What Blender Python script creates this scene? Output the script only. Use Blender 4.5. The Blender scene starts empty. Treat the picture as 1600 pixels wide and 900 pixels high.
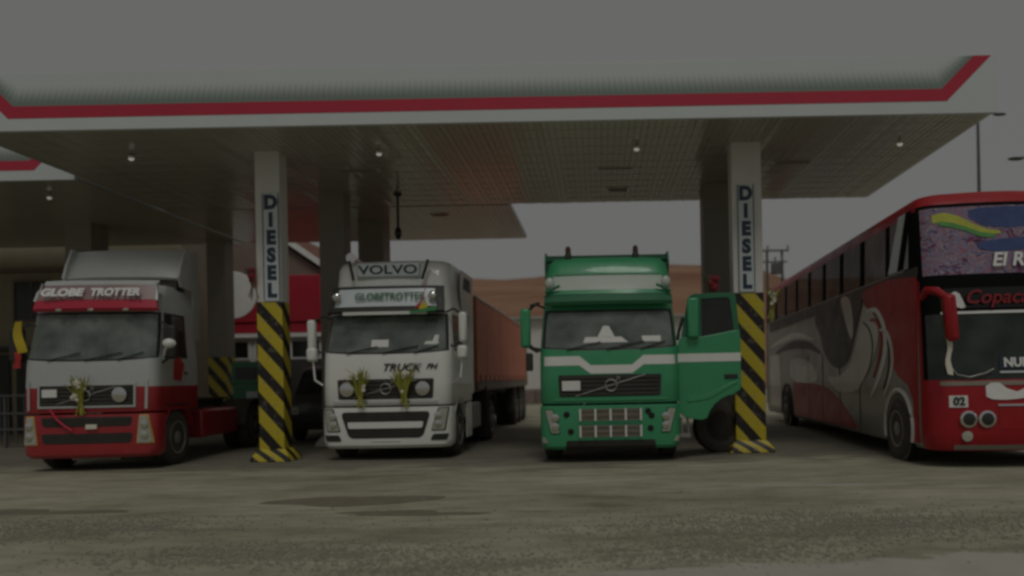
import bpy, bmesh, math, random
from mathutils import Matrix, Vector
random.seed(7)
C = bpy.context.scene.collection
scn = bpy.context.scene
R = math.radians

# ------------------------------------------------------------------ camera, world, sun, exposure
cam = bpy.data.cameras.new('camera'); camo = bpy.data.objects.new('camera', cam); C.objects.link(camo)
cam.sensor_width = 36; cam.lens = 36*1150/1600
cam.shift_x = -135/1600; cam.shift_y = 140/1600
cam.clip_end = 3000; cam.clip_start = .05
camo.matrix_world = Matrix.Translation((0, 0, 1.5)) @ Matrix.Rotation(R(90), 4, 'X') @ Matrix.Rotation(-.019, 4, 'Z')
cam.dof.use_dof = True; cam.dof.focus_distance = 9.5; cam.dof.aperture_fstop = .55
scn.camera = camo
SUN_EL, SUN_AZ = 57, 172
w = bpy.data.worlds.new('World'); scn.world = w; w.use_nodes = True
nt = w.node_tree; bg = nt.nodes['Background']
sky = nt.nodes.new('ShaderNodeTexSky'); sky.sky_type = 'NISHITA'; sky.sun_disc = False
sky.sun_elevation = R(SUN_EL); sky.sun_rotation = R(SUN_AZ); sky.air_density = 1.0; sky.dust_density = 4
hs = nt.nodes.new('ShaderNodeHueSaturation'); hs.inputs['Saturation'].default_value = .12
mx = nt.nodes.new('ShaderNodeMix'); mx.data_type = 'RGBA'; mx.inputs[0].default_value = .93
nt.links.new(sky.outputs[0], hs.inputs['Color']); nt.links.new(hs.outputs[0], mx.inputs[6])
mx.inputs[7].default_value = (4.35, 4.36, 4.27, 1)      # even cloud deck
nt.links.new(mx.outputs[2], bg.inputs[0]); bg.inputs[1].default_value = .1
sl = bpy.data.lights.new('sun', 'SUN'); sl.energy = 1.65; sl.angle = R(20); sl.color = (1, .97, .91)
so = bpy.data.objects.new('sun', sl); C.objects.link(so)
so.rotation_euler = (R(90-SUN_EL), 0, R(180-SUN_AZ))
scn.view_settings.view_transform = 'Standard'; scn.view_settings.look = 'None'
scn.view_settings.exposure = -1.62; scn.view_settings.gamma = 1
scn.render.engine = 'CYCLES'
scn.cycles.filter_width = 2.8
scn.cycles.max_bounces = 8; scn.cycles.transparent_max_bounces = 12

# ------------------------------------------------------------------ materials
def N(nt, t, **k):
    n = nt.nodes.new(t)
    for a, b in k.items(): setattr(n, a, b)
    return n
def mat(name, col, rough=.5, metal=0., coat=0., var=.12, scale=6., dust=0., bump=0., bscale=60., spec=.5, emit=0):
    m = bpy.data.materials.new(name); m.use_nodes = True; nt = m.node_tree
    p = nt.nodes['Principled BSDF']
    p.inputs['Roughness'].default_value = rough; p.inputs['Metallic'].default_value = metal
    p.inputs['Coat Weight'].default_value = coat; p.inputs['Coat Roughness'].default_value = .08
    p.inputs['Specular IOR Level'].default_value = spec
    tc = N(nt, 'ShaderNodeTexCoord')
    nz = N(nt, 'ShaderNodeTexNoise'); nz.inputs['Scale'].default_value = scale; nz.inputs['Detail'].default_value = 6
    nt.links.new(tc.outputs['Object'], nz.inputs['Vector'])
    a = N(nt, 'ShaderNodeMix', data_type='RGBA')
    nt.links.new(nz.outputs[0], a.inputs[0])
    a.inputs[6].default_value = tuple(min(1, c*(1-var)) for c in col)+(1,)
    a.inputs[7].default_value = tuple(min(1, c*(1+var)) for c in col)+(1,)
    out = a.outputs[2]
    if dust > 0:
        n2 = N(nt, 'ShaderNodeTexNoise'); n2.inputs['Scale'].default_value = 2.3; n2.inputs['Detail'].default_value = 8; n2.inputs['Roughness'].default_value = .7
        nt.links.new(tc.outputs['Object'], n2.inputs['Vector'])
        mr = N(nt, 'ShaderNodeMapRange'); mr.inputs[1].default_value = .35; mr.inputs[2].default_value = .75; mr.inputs[3].default_value = dust*.25; mr.inputs[4].default_value = dust
        nt.links.new(n2.outputs[0], mr.inputs[0])
        d = N(nt, 'ShaderNodeMix', data_type='RGBA'); nt.links.new(mr.outputs[0], d.inputs[0])
        nt.links.new(out, d.inputs[6]); d.inputs[7].default_value = (.27, .235, .18, 1); out = d.outputs[2]
        rr = N(nt, 'ShaderNodeMapRange'); rr.inputs[1].default_value = .3; rr.inputs[2].default_value = .75; rr.inputs[3].default_value = rough; rr.inputs[4].default_value = min(1, rough+.3)
        nt.links.new(n2.outputs[0], rr.inputs[0]); nt.links.new(rr.outputs[0], p.inputs['Roughness'])
    nt.links.new(out, p.inputs['Base Color'])
    if bump > 0:
        nb = N(nt, 'ShaderNodeTexNoise'); nb.inputs['Scale'].default_value = bscale; nb.inputs['Detail'].default_value = 4
        nt.links.new(tc.outputs['Object'], nb.inputs['Vector'])
        bp = N(nt, 'ShaderNodeBump'); bp.inputs['Strength'].default_value = bump; bp.inputs['Distance'].default_value = .02
        nt.links.new(nb.outputs[0], bp.inputs['Height']); nt.links.new(bp.outputs[0], p.inputs['Normal'])
    if emit:
        p.inputs['Emission Color'].default_value = tuple(col)+(1,); p.inputs['Emission Strength'].default_value = emit
    return m
def glass_mat(name, tint, film, filmcol, rough=.03, ior=1.5):
    m = bpy.data.materials.new(name); m.use_nodes = True; nt = m.node_tree
    for n in list(nt.nodes): nt.nodes.remove(n)
    o = N(nt, 'ShaderNodeOutputMaterial'); tr = N(nt, 'ShaderNodeBsdfTransparent'); tr.inputs[0].default_value = tuple(tint)+(1,)
    df = N(nt, 'ShaderNodeBsdfDiffuse'); df.inputs[0].default_value = tuple(filmcol)+(1,)
    gl = N(nt, 'ShaderNodeBsdfGlossy'); gl.inputs['Roughness'].default_value = rough
    fr = N(nt, 'ShaderNodeFresnel'); fr.inputs[0].default_value = ior
    m1 = N(nt, 'ShaderNodeMixShader'); m2 = N(nt, 'ShaderNodeMixShader')
    tc = N(nt, 'ShaderNodeTexCoord'); nz = N(nt, 'ShaderNodeTexNoise'); nz.inputs['Scale'].default_value = 2.2; nz.inputs['Detail'].default_value = 5
    nt.links.new(tc.outputs['Object'], nz.inputs['Vector'])
    mr = N(nt, 'ShaderNodeMapRange'); mr.inputs[1].default_value = .3; mr.inputs[2].default_value = .7; mr.inputs[3].default_value = film*.6; mr.inputs[4].default_value = film*1.4
    nt.links.new(nz.outputs[0], mr.inputs[0]); nt.links.new(mr.outputs[0], m1.inputs[0])
    nt.links.new(tr.outputs[0], m1.inputs[1]); nt.links.new(df.outputs[0], m1.inputs[2])
    nt.links.new(fr.outputs[0], m2.inputs[0]); nt.links.new(m1.outputs[0], m2.inputs[1]); nt.links.new(gl.outputs[0], m2.inputs[2])
    nt.links.new(m2.outputs[0], o.inputs[0]); return m
M = {}
M['white'] = mat('white_paint', (.82, .83, .79), .32, coat=.4, var=.05, dust=.09)
M['busdark'] = mat('bus_dark_graphic_reflection', (.026, .025, .021), .4, coat=.1, var=.3, scale=2, dust=.08)  # shared by the dark graphics and the reflection painted on the flank
M['pillarblack'] = mat('pillar_black', (.010, .010, .010), .9, spec=.05, var=.1)
M['fascia'] = mat('fascia_white', (.605, .645, .645), .45, var=.03, scale=1.5)
M['crimson'] = mat('crimson_vinyl', (.50, .028, .060), .4, var=.06, scale=2)
M['red'] = mat('red_truck_paint', (.36, .010, .022), .3, coat=.4, var=.1, dust=.10)
M['busred'] = mat('red_bus_paint', (.36, .008, .016), .34, coat=.15, var=.12, dust=.05, spec=.3)
M['silver'] = mat('silver_paint', (.52, .545, .53), .32, metal=.2, coat=.3, var=.06, dust=.12)
M['bussilver'] = mat('bus_silver_paint', (.27, .265, .235), .28, metal=.15, coat=.25, var=.12, scale=1.2, dust=.2)
M['buspale'] = mat('bus_pale_graphic', (.62, .58, .54), .3, coat=.4, var=.1, dust=.1)
M['green'] = mat('green_truck_paint', (.033, .315, .135), .3, coat=.4, var=.08, dust=.10)
M['dkgreen'] = mat('dark_green_paint', (.017, .16, .075), .35, var=.1, dust=.1)
M['palegreen'] = mat('pale_visor_acrylic', (.52, .58, .52), .2, coat=.3, var=.06)
M['black'] = mat('black_plastic', (.018, .019, .018), .45, var=.2, dust=.1)
M['blackgloss'] = mat('black_gloss', (.012, .013, .012), .15, var=.1)
M['rubber'] = mat('tyre_rubber', (.022, .022, .020), .85, var=.25, dust=.35, bump=.3)
M['chassis'] = mat('chassis_black', (.028, .027, .025), .7, var=.3, dust=.3)
M['steel'] = mat('wheel_steel', (.32, .32, .30), .45, metal=.5, var=.15, dust=.4)
M['chrome'] = mat('chrome', (.75, .75, .73), .14, metal=1, var=.04)
M['lens'] = mat('lamp_lens', (.42, .43, .36), .08, coat=.6, var=.25, scale=14)
M['amberlens'] = mat('amber_lens', (.62, .36, .07), .15, coat=.5, var=.2)
M['yellow'] = mat('yellow_ribbon', (.60, .46, .03), .6)
M['leafy'] = mat('leaf_yellow_green', (.33, .33, .05), .55, var=.45, scale=30)
M['blossom'] = mat('white_blossom', (.75, .72, .60), .6, var=.1)
M['redbloom'] = mat('red_blossom', (.24, .015, .03), .6, var=.3, scale=20)
M['dash'] = mat('dashboard_plastic', (.05, .052, .05), .6)
M['seat'] = mat('seat_cloth', (.14, .14, .13), .9)
M['paper'] = mat('paper', (.75, .76, .72), .8, var=.05)
M['glass'] = glass_mat('windscreen_glass', (.80, .88, .84), .32, (.47, .53, .49))
M['busglass'] = glass_mat('bus_window_glass', (.86, .84, .80), .40, (.40, .315, .285), ior=1.14)  # film colour carries the reddish reflection on the panes
M['busscreen'] = glass_mat('bus_windscreen_glass', (.45, .53, .49), .12, (.33, .40, .37))
M['darkglass'] = glass_mat('dark_window_glass', (.25, .27, .26), .25, (.10, .10, .095))
M['tarp'] = mat('trailer_tarp', (.84, .30, .19), .6, var=.14, scale=2, dust=.08, bump=.35, bscale=4)
M['rail'] = mat('trailer_rail', (.26, .22, .18), .6, var=.2, dust=.4)
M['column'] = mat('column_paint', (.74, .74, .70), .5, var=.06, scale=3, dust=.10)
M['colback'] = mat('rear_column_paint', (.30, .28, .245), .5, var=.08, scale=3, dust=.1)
M['soffit'] = mat('soffit_metal', (.45, .435, .37), .19, var=.16, scale=.5, spec=.6, bump=.3, bscale=1.5)
M['soffitgap'] = mat('soffit_void', (.03, .03, .028), .8)
M['roof'] = mat('roof_sheet', (.4, .4, .38), .6)
M['signpanel'] = mat('sign_panel', (.62, .68, .70), .35, var=.04)
M['navy'] = mat('navy_letters', (.025, .045, .075), .4)
M['darktext'] = mat('dark_letters', (.03, .035, .035), .4)
M['greentext'] = mat('green_letters', (.05, .16, .09), .4)
M['whitetext'] = mat('white_letters', (.8, .8, .77), .5)
M['redtext'] = mat('red_letters', (.26, .012, .02), .4)
M['concrete'] = mat('concrete', (.43, .415, .345), .9, var=.18, scale=3, bump=.4, bscale=25)
M['oily'] = mat('oil_stained_concrete', (.15, .142, .115), .8, var=.35, scale=1.2, bump=.3, bscale=14)
M['mud'] = mat('damp_mud', (.19, .17, .12), .75, var=.3, scale=4, bump=.5, bscale=12)
M['stone'] = mat('gravel_stone', (.27, .255, .20), .95, var=.45, scale=9)
M['beige'] = mat('beige_plaster', (.33, .29, .21), .9, var=.12, scale=2, bump=.15, bscale=20)
M['taupe'] = mat('taupe_plaster', (.22, .165, .14), .9, var=.12, scale=2)
M['whitewall'] = mat('white_plaster', (.66, .65, .61), .85, var=.08, scale=1.5)
M['shopred'] = mat('shop_red_board', (.42, .02, .04), .4, var=.1, scale=2)
M['shutter'] = mat('dark_shutter', (.05, .05, .046), .7, var=.2)
M['pumpgreen'] = mat('pump_green', (.04, .20, .09), .4)
M['polemetal'] = mat('pole_metal', (.10, .10, .095), .6)
M['bulb'] = mat('lit_lamp', (1, .97, .9), .4, var=0, emit=.55)
M['vandark'] = mat('dark_van_paint', (.030, .032, .032), .3, coat=.4, dust=.1)
M['tile'] = mat('roof_tile', (.20, .09, .06), .85, var=.25, scale=8)
M['ribred'] = mat('ribbon_red', (.45, .03, .03), .6)
M['ribgreen'] = mat('ribbon_green', (.03, .22, .06), .6)
M['beaconlens'] = mat('dark_beacon_lens', (.07, .02, .015), .2)
M['visorback'] = mat('visor_back', (.30, .20, .20), .4)
M['curtain'] = mat('cab_curtain', (.40, .43, .40), .9, var=.2, scale=3)
M['skin'] = mat('seat_fabric_brown', (.10, .055, .045), .9)

def stripes_mat(name, period, duty, slope):
    m = bpy.data.materials.new(name); m.use_nodes = True; nt = m.node_tree; p = nt.nodes['Principled BSDF']
    tc = N(nt, 'ShaderNodeTexCoord'); sp = N(nt, 'ShaderNodeSeparateXYZ'); nt.links.new(tc.outputs['Object'], sp.inputs[0])
    a = N(nt, 'ShaderNodeMath', operation='ADD'); nt.links.new(sp.outputs[0], a.inputs[0]); nt.links.new(sp.outputs[1], a.inputs[1])
    b = N(nt, 'ShaderNodeMath', operation='MULTIPLY'); nt.links.new(a.outputs[0], b.inputs[0]); b.inputs[1].default_value = slope
    c = N(nt, 'ShaderNodeMath', operation='ADD'); nt.links.new(b.outputs[0], c.inputs[0]); nt.links.new(sp.outputs[2], c.inputs[1])
    d = N(nt, 'ShaderNodeMath', operation='DIVIDE'); nt.links.new(c.outputs[0], d.inputs[0]); d.inputs[1].default_value = period
    e = N(nt, 'ShaderNodeMath', operation='FRACT'); nt.links.new(d.outputs[0], e.inputs[0])
    f = N(nt, 'ShaderNodeMath', operation='LESS_THAN'); nt.links.new(e.outputs[0], f.inputs[0]); f.inputs[1].default_value = duty
    nz = N(nt, 'ShaderNodeTexNoise'); nz.inputs['Scale'].default_value = 9; nz.inputs['Detail'].default_value = 8; nt.links.new(tc.outputs['Object'], nz.inputs['Vector'])
    y = N(nt, 'ShaderNodeMix', data_type='RGBA'); y.inputs[6].default_value = (.46, .36, .015, 1); y.inputs[7].default_value = (.66, .54, .04, 1); nt.links.new(nz.outputs[0], y.inputs[0])
    k = N(nt, 'ShaderNodeMix', data_type='RGBA'); k.inputs[7].default_value = (.016, .014, .012, 1); nt.links.new(y.outputs[2], k.inputs[6]); nt.links.new(f.outputs[0], k.inputs[0])
    w_ = N(nt, 'ShaderNodeMapRange'); w_.inputs[1].default_value = .56; w_.inputs[2].default_value = .72; w_.inputs[4].default_value = .55; nt.links.new(nz.outputs[0], w_.inputs[0])
    x = N(nt, 'ShaderNodeMix', data_type='RGBA'); x.inputs[7].default_value = (.24, .21, .16, 1); nt.links.new(k.outputs[2], x.inputs[6]); nt.links.new(w_.outputs[0], x.inputs[0])
    nt.links.new(x.outputs[2], p.inputs['Base Color']); p.inputs['Roughness'].default_value = .5
    return m
M['hazard'] = stripes_mat('hazard_stripes', .60, .46, 1.15)
M['hazardbase'] = stripes_mat('hazard_base_stripes', .30, .5, .9)

def fade_mat():
    # printed halftone: grey green dots thinning out upwards on the white fascia sheet
    m = bpy.data.materials.new('fascia_halftone_print'); m.use_nodes = True; nt = m.node_tree; p = nt.nodes['Principled BSDF']
    uv = N(nt, 'ShaderNodeUVMap'); sp = N(nt, 'ShaderNodeSeparateXYZ'); nt.links.new(uv.outputs[0], sp.inputs[0])
    u = N(nt, 'ShaderNodeMath', operation='MULTIPLY'); nt.links.new(sp.outputs[0], u.inputs[0]); u.inputs[1].default_value = 10
    fr = N(nt, 'ShaderNodeMath', operation='PINGPONG'); nt.links.new(u.outputs[0], fr.inputs[0]); fr.inputs[1].default_value = .5
    t = N(nt, 'ShaderNodeMath', operation='MULTIPLY_ADD'); nt.links.new(fr.outputs[0], t.inputs[0]); t.inputs[1].default_value = .30; nt.links.new(sp.outputs[1], t.inputs[2])
    mr = N(nt, 'ShaderNodeMapRange'); mr.interpolation_type = 'SMOOTHSTEP'; mr.inputs[1].default_value = .12; mr.inputs[2].default_value = 1.15; mr.inputs[3].default_value = 1; mr.inputs[4].default_value = 0
    nt.links.new(t.outputs[0], mr.inputs[0])
    x = N(nt, 'ShaderNodeMix', data_type='RGBA'); x.inputs[6].default_value = (.605, .645, .645, 1); x.inputs[7].default_value = (.20, .255, .22, 1); nt.links.new(mr.outputs[0], x.inputs[0])
    nt.links.new(x.outputs[2], p.inputs['Base Color']); p.inputs['Roughness'].default_value = .45
    return m
M['fade'] = fade_mat()

def mural_mat():
    m = bpy.data.materials.new('mural_print'); m.use_nodes = True; nt = m.node_tree; p = nt.nodes['Principled BSDF']
    tc = N(nt, 'ShaderNodeTexCoord'); nz = N(nt, 'ShaderNodeTexNoise'); nz.inputs['Scale'].default_value = 4.6; nz.inputs['Detail'].default_value = 6; nz.inputs['Roughness'].default_value = .7
    nz.inputs['Distortion'].default_value = .8
    mp = N(nt, 'ShaderNodeMapping'); mp.inputs['Scale'].default_value = (1, 1, 1.6); nt.links.new(tc.outputs['Object'], mp.inputs[0]); nt.links.new(mp.outputs[0], nz.inputs['Vector'])
    cr = N(nt, 'ShaderNodeValToRGB'); nt.links.new(nz.outputs[0], cr.inputs[0]); r = cr.color_ramp
    r.elements[0].position = .28; r.elements[0].color = (.015, .02, .04, 1); r.elements[1].position = .72; r.elements[1].color = (.50, .46, .50, 1)
    for ps, c in ((.38, (.24, .04, .06, 1)), (.43, (.05, .09, .24, 1)), (.475, (.44, .34, .36, 1)), (.51, (.20, .03, .05, 1)), (.55, (.16, .30, .46, 1)), (.60, (.46, .08, .12, 1)), (.64, (.08, .12, .15, 1))):
        e = r.elements.new(ps); e.color = c
    nt.links.new(cr.outputs[0], p.inputs['Base Color']); p.inputs['Roughness'].default_value = .12; p.inputs['Coat Weight'].default_value = .3
    return m
M['mural'] = mural_mat()
M['muralblue'] = mat('mural_blue', (.06, .09, .22), .15, var=.35, scale=7)
M['muralyellow'] = mat('mural_yellow', (.48, .50, .08), .15, var=.3, scale=9)
M['muralgreen'] = mat('mural_green', (.12, .33, .10), .15, var=.3, scale=9)

def ground_mat():
    m = bpy.data.materials.new('packed_dirt'); m.use_nodes = True; nt = m.node_tree; p = nt.nodes['Principled BSDF']
    tc = N(nt, 'ShaderNodeTexCoord')
    def noise(s, d, r=.6):
        n = N(nt, 'ShaderNodeTexNoise'); n.inputs['Scale'].default_value = s; n.inputs['Detail'].default_value = d; n.inputs['Roughness'].default_value = r
        nt.links.new(tc.outputs['Object'], n.inputs['Vector']); return n
    big = noise(.42, 7); mid = noise(2.0, 9, .70)
    for n_, sc_ in ((mid, (.55, 1.7, 1)), (big, (.6, 1.5, 1))):
        mq = N(nt, 'ShaderNodeMapping'); mq.inputs['Scale'].default_value = sc_; mq.inputs['Rotation'].default_value = (0, 0, .06); nt.links.new(tc.outputs['Object'], mq.inputs[0]); nt.links.new(mq.outputs[0], n_.inputs['Vector']); fine = noise(38, 4, .7)
    vor = N(nt, 'ShaderNodeTexVoronoi'); vor.inputs['Scale'].default_value = 26; nt.links.new(tc.outputs['Object'], vor.inputs['Vector'])
    cr = N(nt, 'ShaderNodeValToRGB'); nt.links.new(big.outputs[0], cr.inputs[0]); r = cr.color_ramp
    r.elements[0].position = .33; r.elements[0].color = (.265, .25, .18, 1); r.elements[1].position = .66; r.elements[1].color = (.455, .435, .335, 1)
    e = r.elements.new(.5); e.color = (.375, .358, .27, 1)
    c2 = N(nt, 'ShaderNodeValToRGB'); nt.links.new(mid.outputs[0], c2.inputs[0]); r = c2.color_ramp
    r.elements[0].position = .35; r.elements[0].color = (.52, .51, .48, 1); r.elements[1].position = .56; r.elements[1].color = (1.1, 1.1, 1.08, 1)
    mu = N(nt, 'ShaderNodeMix', data_type='RGBA', blend_type='MULTIPLY'); mu.inputs[0].default_value = .6
    nt.links.new(cr.outputs[0], mu.inputs[6]); nt.links.new(c2.outputs[0], mu.inputs[7])
    c3 = N(nt, 'ShaderNodeMapRange'); c3.inputs[1].default_value = .35; c3.inputs[2].default_value = .65; c3.inputs[3].default_value = .82; c3.inputs[4].default_value = 1.12
    nt.links.new(fine.outputs[0], c3.inputs[0])
    mu2 = N(nt, 'ShaderNodeMix', data_type='RGBA', blend_type='MULTIPLY'); mu2.inputs[0].default_value = .8
    nt.links.new(mu.outputs[2], mu2.inputs[6]); nt.links.new(c3.outputs[0], mu2.inputs[7])
    # shade under canopy and trucks painted in as a darker, stained forecourt
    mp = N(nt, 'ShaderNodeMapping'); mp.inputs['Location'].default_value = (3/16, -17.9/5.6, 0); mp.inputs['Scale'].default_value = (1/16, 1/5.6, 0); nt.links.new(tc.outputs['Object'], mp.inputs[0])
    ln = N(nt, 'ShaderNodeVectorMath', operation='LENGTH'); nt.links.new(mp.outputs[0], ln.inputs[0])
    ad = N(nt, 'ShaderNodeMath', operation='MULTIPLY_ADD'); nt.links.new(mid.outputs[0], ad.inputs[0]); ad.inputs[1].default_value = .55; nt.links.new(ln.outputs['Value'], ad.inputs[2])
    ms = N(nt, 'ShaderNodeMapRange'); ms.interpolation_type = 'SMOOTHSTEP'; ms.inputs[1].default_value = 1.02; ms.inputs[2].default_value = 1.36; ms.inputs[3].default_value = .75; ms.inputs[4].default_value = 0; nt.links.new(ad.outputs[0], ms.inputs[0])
    shade_mix = N(nt, 'ShaderNodeMix', data_type='RGBA'); shade_mix.inputs[7].default_value = (.14, .132, .105, 1); nt.links.new(ms.outputs[0], shade_mix.inputs[0]); nt.links.new(mu2.outputs[2], shade_mix.inputs[6])
    nt.links.new(shade_mix.outputs[2], p.inputs['Base Color']); p.inputs['Roughness'].default_value = .95; p.inputs['Specular IOR Level'].default_value = .2
    b1 = N(nt, 'ShaderNodeBump'); b1.inputs['Strength'].default_value = .35; b1.inputs['Distance'].default_value = .04; nt.links.new(mid.outputs[0], b1.inputs['Height'])
    b2 = N(nt, 'ShaderNodeBump'); b2.inputs['Strength'].default_value = .35; b2.inputs['Distance'].default_value = .012; nt.links.new(vor.outputs[0], b2.inputs['Height']); nt.links.new(b1.outputs[0], b2.inputs['Normal'])
    nt.links.new(b2.outputs[0], p.inputs['Normal']); return m
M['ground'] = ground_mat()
def hill_mat():
    m = bpy.data.materials.new('bare_hillside'); m.use_nodes = True; nt = m.node_tree; p = nt.nodes['Principled BSDF']
    tc = N(nt, 'ShaderNodeTexCoord'); mp = N(nt, 'ShaderNodeMapping'); mp.inputs['Scale'].default_value = (.05, .05, .55); nt.links.new(tc.outputs['Object'], mp.inputs[0])
    n = N(nt, 'ShaderNodeTexNoise'); n.inputs['Scale'].default_value = 1; n.inputs['Detail'].default_value = 8; n.inputs['Roughness'].default_value = .65; nt.links.new(mp.outputs[0], n.inputs['Vector'])
    cr = N(nt, 'ShaderNodeValToRGB'); nt.links.new(n.outputs[0], cr.inputs[0]); r = cr.color_ramp
    r.elements[0].position = .32; r.elements[0].color = (.20, .095, .058, 1); r.elements[1].position = .68; r.elements[1].color = (.34, .205, .125, 1)
    nt.links.new(cr.outputs[0], p.inputs['Base Color']); p.inputs['Roughness'].default_value = 1; return m
M['hill'] = hill_mat()

# ------------------------------------------------------------------ mesh helpers
class MB:
    def __init__(s): s.v = []; s.f = []
    def add(s, vs, fs):
        o = len(s.v); s.v += [tuple(v) for v in vs]; s.f += [tuple(i+o for i in f) for f in fs]; return s
    def box(s, x0, x1, y0, y1, z0, z1):
        return s.add([(x, y, z) for z in (z0, z1) for y in (y0, y1) for x in (x0, x1)],
                     [(0, 1, 3, 2), (4, 6, 7, 5), (0, 4, 5, 1), (2, 3, 7, 6), (0, 2, 6, 4), (1, 5, 7, 3)])
    def prism(s, pts, a0, a1, axis='y'):
        n = len(pts)
        def P(p, a):
            return {'y': (p[0], a, p[1]), 'x': (a, p[0], p[1]), 'z': (p[0], p[1], a)}[axis]
        vs = [P(p, a0) for p in pts]+[P(p, a1) for p in pts]
        return s.add(vs, [tuple(range(n)), tuple(range(2*n-1, n-1, -1))]+[(i, (i+1) % n, n+(i+1) % n, n+i) for i in range(n)])
    def tube(s, path, r, n=8, caps=True):
        path = [Vector(p) for p in path]; rs = r if isinstance(r, (list, tuple)) else [r]*len(path)
        vs = []; up = None
        for i, p in enumerate(path):
            d = (path[min(i+1, len(path)-1)]-path[max(i-1, 0)]).normalized()
            ref = Vector((0, 0, 1)) if abs(d.z) < .9 else Vector((1, 0, 0))
            a = d.cross(ref).normalized(); b = d.cross(a)
            vs += [p+(a*math.cos(2*math.pi*k/n)+b*math.sin(2*math.pi*k/n))*rs[i] for k in range(n)]
        fs = [(i*n+k, i*n+(k+1) % n, (i+1)*n+(k+1) % n, (i+1)*n+k) for i in range(len(path)-1) for k in range(n)]
        if caps: fs += [tuple(range(n)), tuple(range((len(path)-1)*n, len(path)*n))]
        return s.add(vs, fs)
    def lathe(s, prof, c=(0, 0, 0), axis='x', n=32):
        vs = []
        for r, h in prof:
            for k in range(n):
                a = 2*math.pi*k/n; ca, sa = r*math.cos(a), r*math.sin(a)
                vs.append({'x': (c[0]+h, c[1]+ca, c[2]+sa), 'y': (c[0]+ca, c[1]+h, c[2]+sa), 'z': (c[0]+ca, c[1]+sa, c[2]+h)}[axis])
        fs = [(i*n+k, i*n+(k+1) % n, (i+1)*n+(k+1) % n, (i+1)*n+k) for i in range(len(prof)-1) for k in range(n)]
        fs += [tuple(range(n)), tuple(range((len(prof)-1)*n, len(prof)*n))]
        return s.add(vs, fs)
    def grid(s, rows):
        n = len(rows[0]); vs = [p for r in rows for p in r]
        return s.add(vs, [(i*n+k, i*n+k+1, (i+1)*n+k+1, (i+1)*n+k) for i in range(len(rows)-1) for k in range(n-1)])
    def slab(s, rows, rows2):
        # closed solid between two matching grids
        n = len(rows[0]); m = len(rows); o = n*m
        vs = [p for r in rows for p in r]+[p for r in rows2 for p in r]
        fs = [(i*n+k, i*n+k+1, (i+1)*n+k+1, (i+1)*n+k) for i in range(m-1) for k in range(n-1)]
        fs += [tuple(o+q for q in reversed(f)) for f in fs]
        edge = [k for k in range(n)]+[i*n+n-1 for i in range(1, m)]+[(m-1)*n+k for k in range(n-2, -1, -1)]+[i*n for i in range(m-2, 0, -1)]
        fs += [(a, b, b+o, a+o) for a, b in zip(edge, edge[1:]+edge[:1])]
        return s.add(vs, fs)
    def ball(s, c, r, n=8, m=6, sq=(1, 1, 1)):
        prof = [(max(.02*r, r*math.sin(math.pi*i/m)), -r*math.cos(math.pi*i/m)) for i in range(m+1)]
        o = len(s.v); s.lathe(prof, (0, 0, 0), 'z', n)
        for i in range(o, len(s.v)):
            v = s.v[i]; s.v[i] = (c[0]+v[0]*sq[0], c[1]+v[1]*sq[1], c[2]+v[2]*sq[2])
        return s
    def mesh(s, name, smooth=35, clean=False):
        me = bpy.data.meshes.new(name); me.from_pydata(s.v, [], s.f)
        bm = bmesh.new(); bm.from_mesh(me)
        if clean: bmesh.ops.remove_doubles(bm, verts=bm.verts, dist=1e-5)
        bmesh.ops.recalc_face_normals(bm, faces=bm.faces)
        if clean:
            c0 = Vector((0, 1.6, 2)); bm.normal_update()
            if sum(f.normal.dot(f.calc_center_median()-c0)*f.calc_area() for f in bm.faces) < 0: bmesh.ops.reverse_faces(bm, faces=bm.faces)
        bm.to_mesh(me); bm.free()
        if smooth:
            me.shade_smooth(); me.set_sharp_from_angle(angle=R(smooth))
        return me
    def build_split(s, name, m, parent):
        key = [tuple(round(c, 5) for c in v) for v in s.v]; par = {}
        def find(a):
            while par.setdefault(a, a) != a: par[a] = par[par[a]]; a = par[a]
            return a
        for f in s.f:
            r = find(key[f[0]])
            for i in f[1:]:
                q = find(key[i])
                if q != r: par[q] = r
        gs = {}
        for f in s.f: gs.setdefault(find(key[f[0]]), []).append(f)
        for fs in gs.values():
            mb = MB()
            for f in fs: mb.add([s.v[i] for i in f], [tuple(range(len(f)))])
            mb.build(name, m, parent, smooth=40, clean=True)
    def build(s, name, m, parent=None, bevel=0, smooth=35, clean=False):
        me = s.mesh(name, smooth, clean); me.materials.append(M[m] if isinstance(m, str) else m)
        o = bpy.data.objects.new(name, me); C.objects.link(o)
        if parent: o.parent = parent
        if bevel:
            b = o.modifiers.new('bevel', 'BEVEL'); b.width = bevel; b.segments = 2; b.limit_method = 'ANGLE'; b.angle_limit = R(40)
        return o
def B(x0, x1, y0, y1, z0, z1): return MB().box(x0, x1, y0, y1, z0, z1)
def tag(o, label, cat, group=None, kind=None):
    o['label'] = label; o['category'] = cat
    if group: o['group'] = group
    if kind: o['kind'] = kind
    return o
def thing(name, label, cat, loc=(0, 0, 0), rz=0, group=None):
    o = bpy.data.objects.new(name, None); C.objects.link(o); o.location = loc; o.rotation_euler = (0, 0, rz); o.empty_display_size = .2
    return tag(o, label, cat, group)
def structure(o): o['kind'] = 'structure'; return o
def dup(root, loc, rz, label):
    r = root.copy(); C.objects.link(r); r.location = loc; r.rotation_euler = (0, 0, rz); r['label'] = label
    for ch in list(root.children):
        c = ch.copy(); C.objects.link(c); c.parent = r
        for g in list(ch.children):
            d = g.copy(); C.objects.link(d); d.parent = c
    return r
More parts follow.
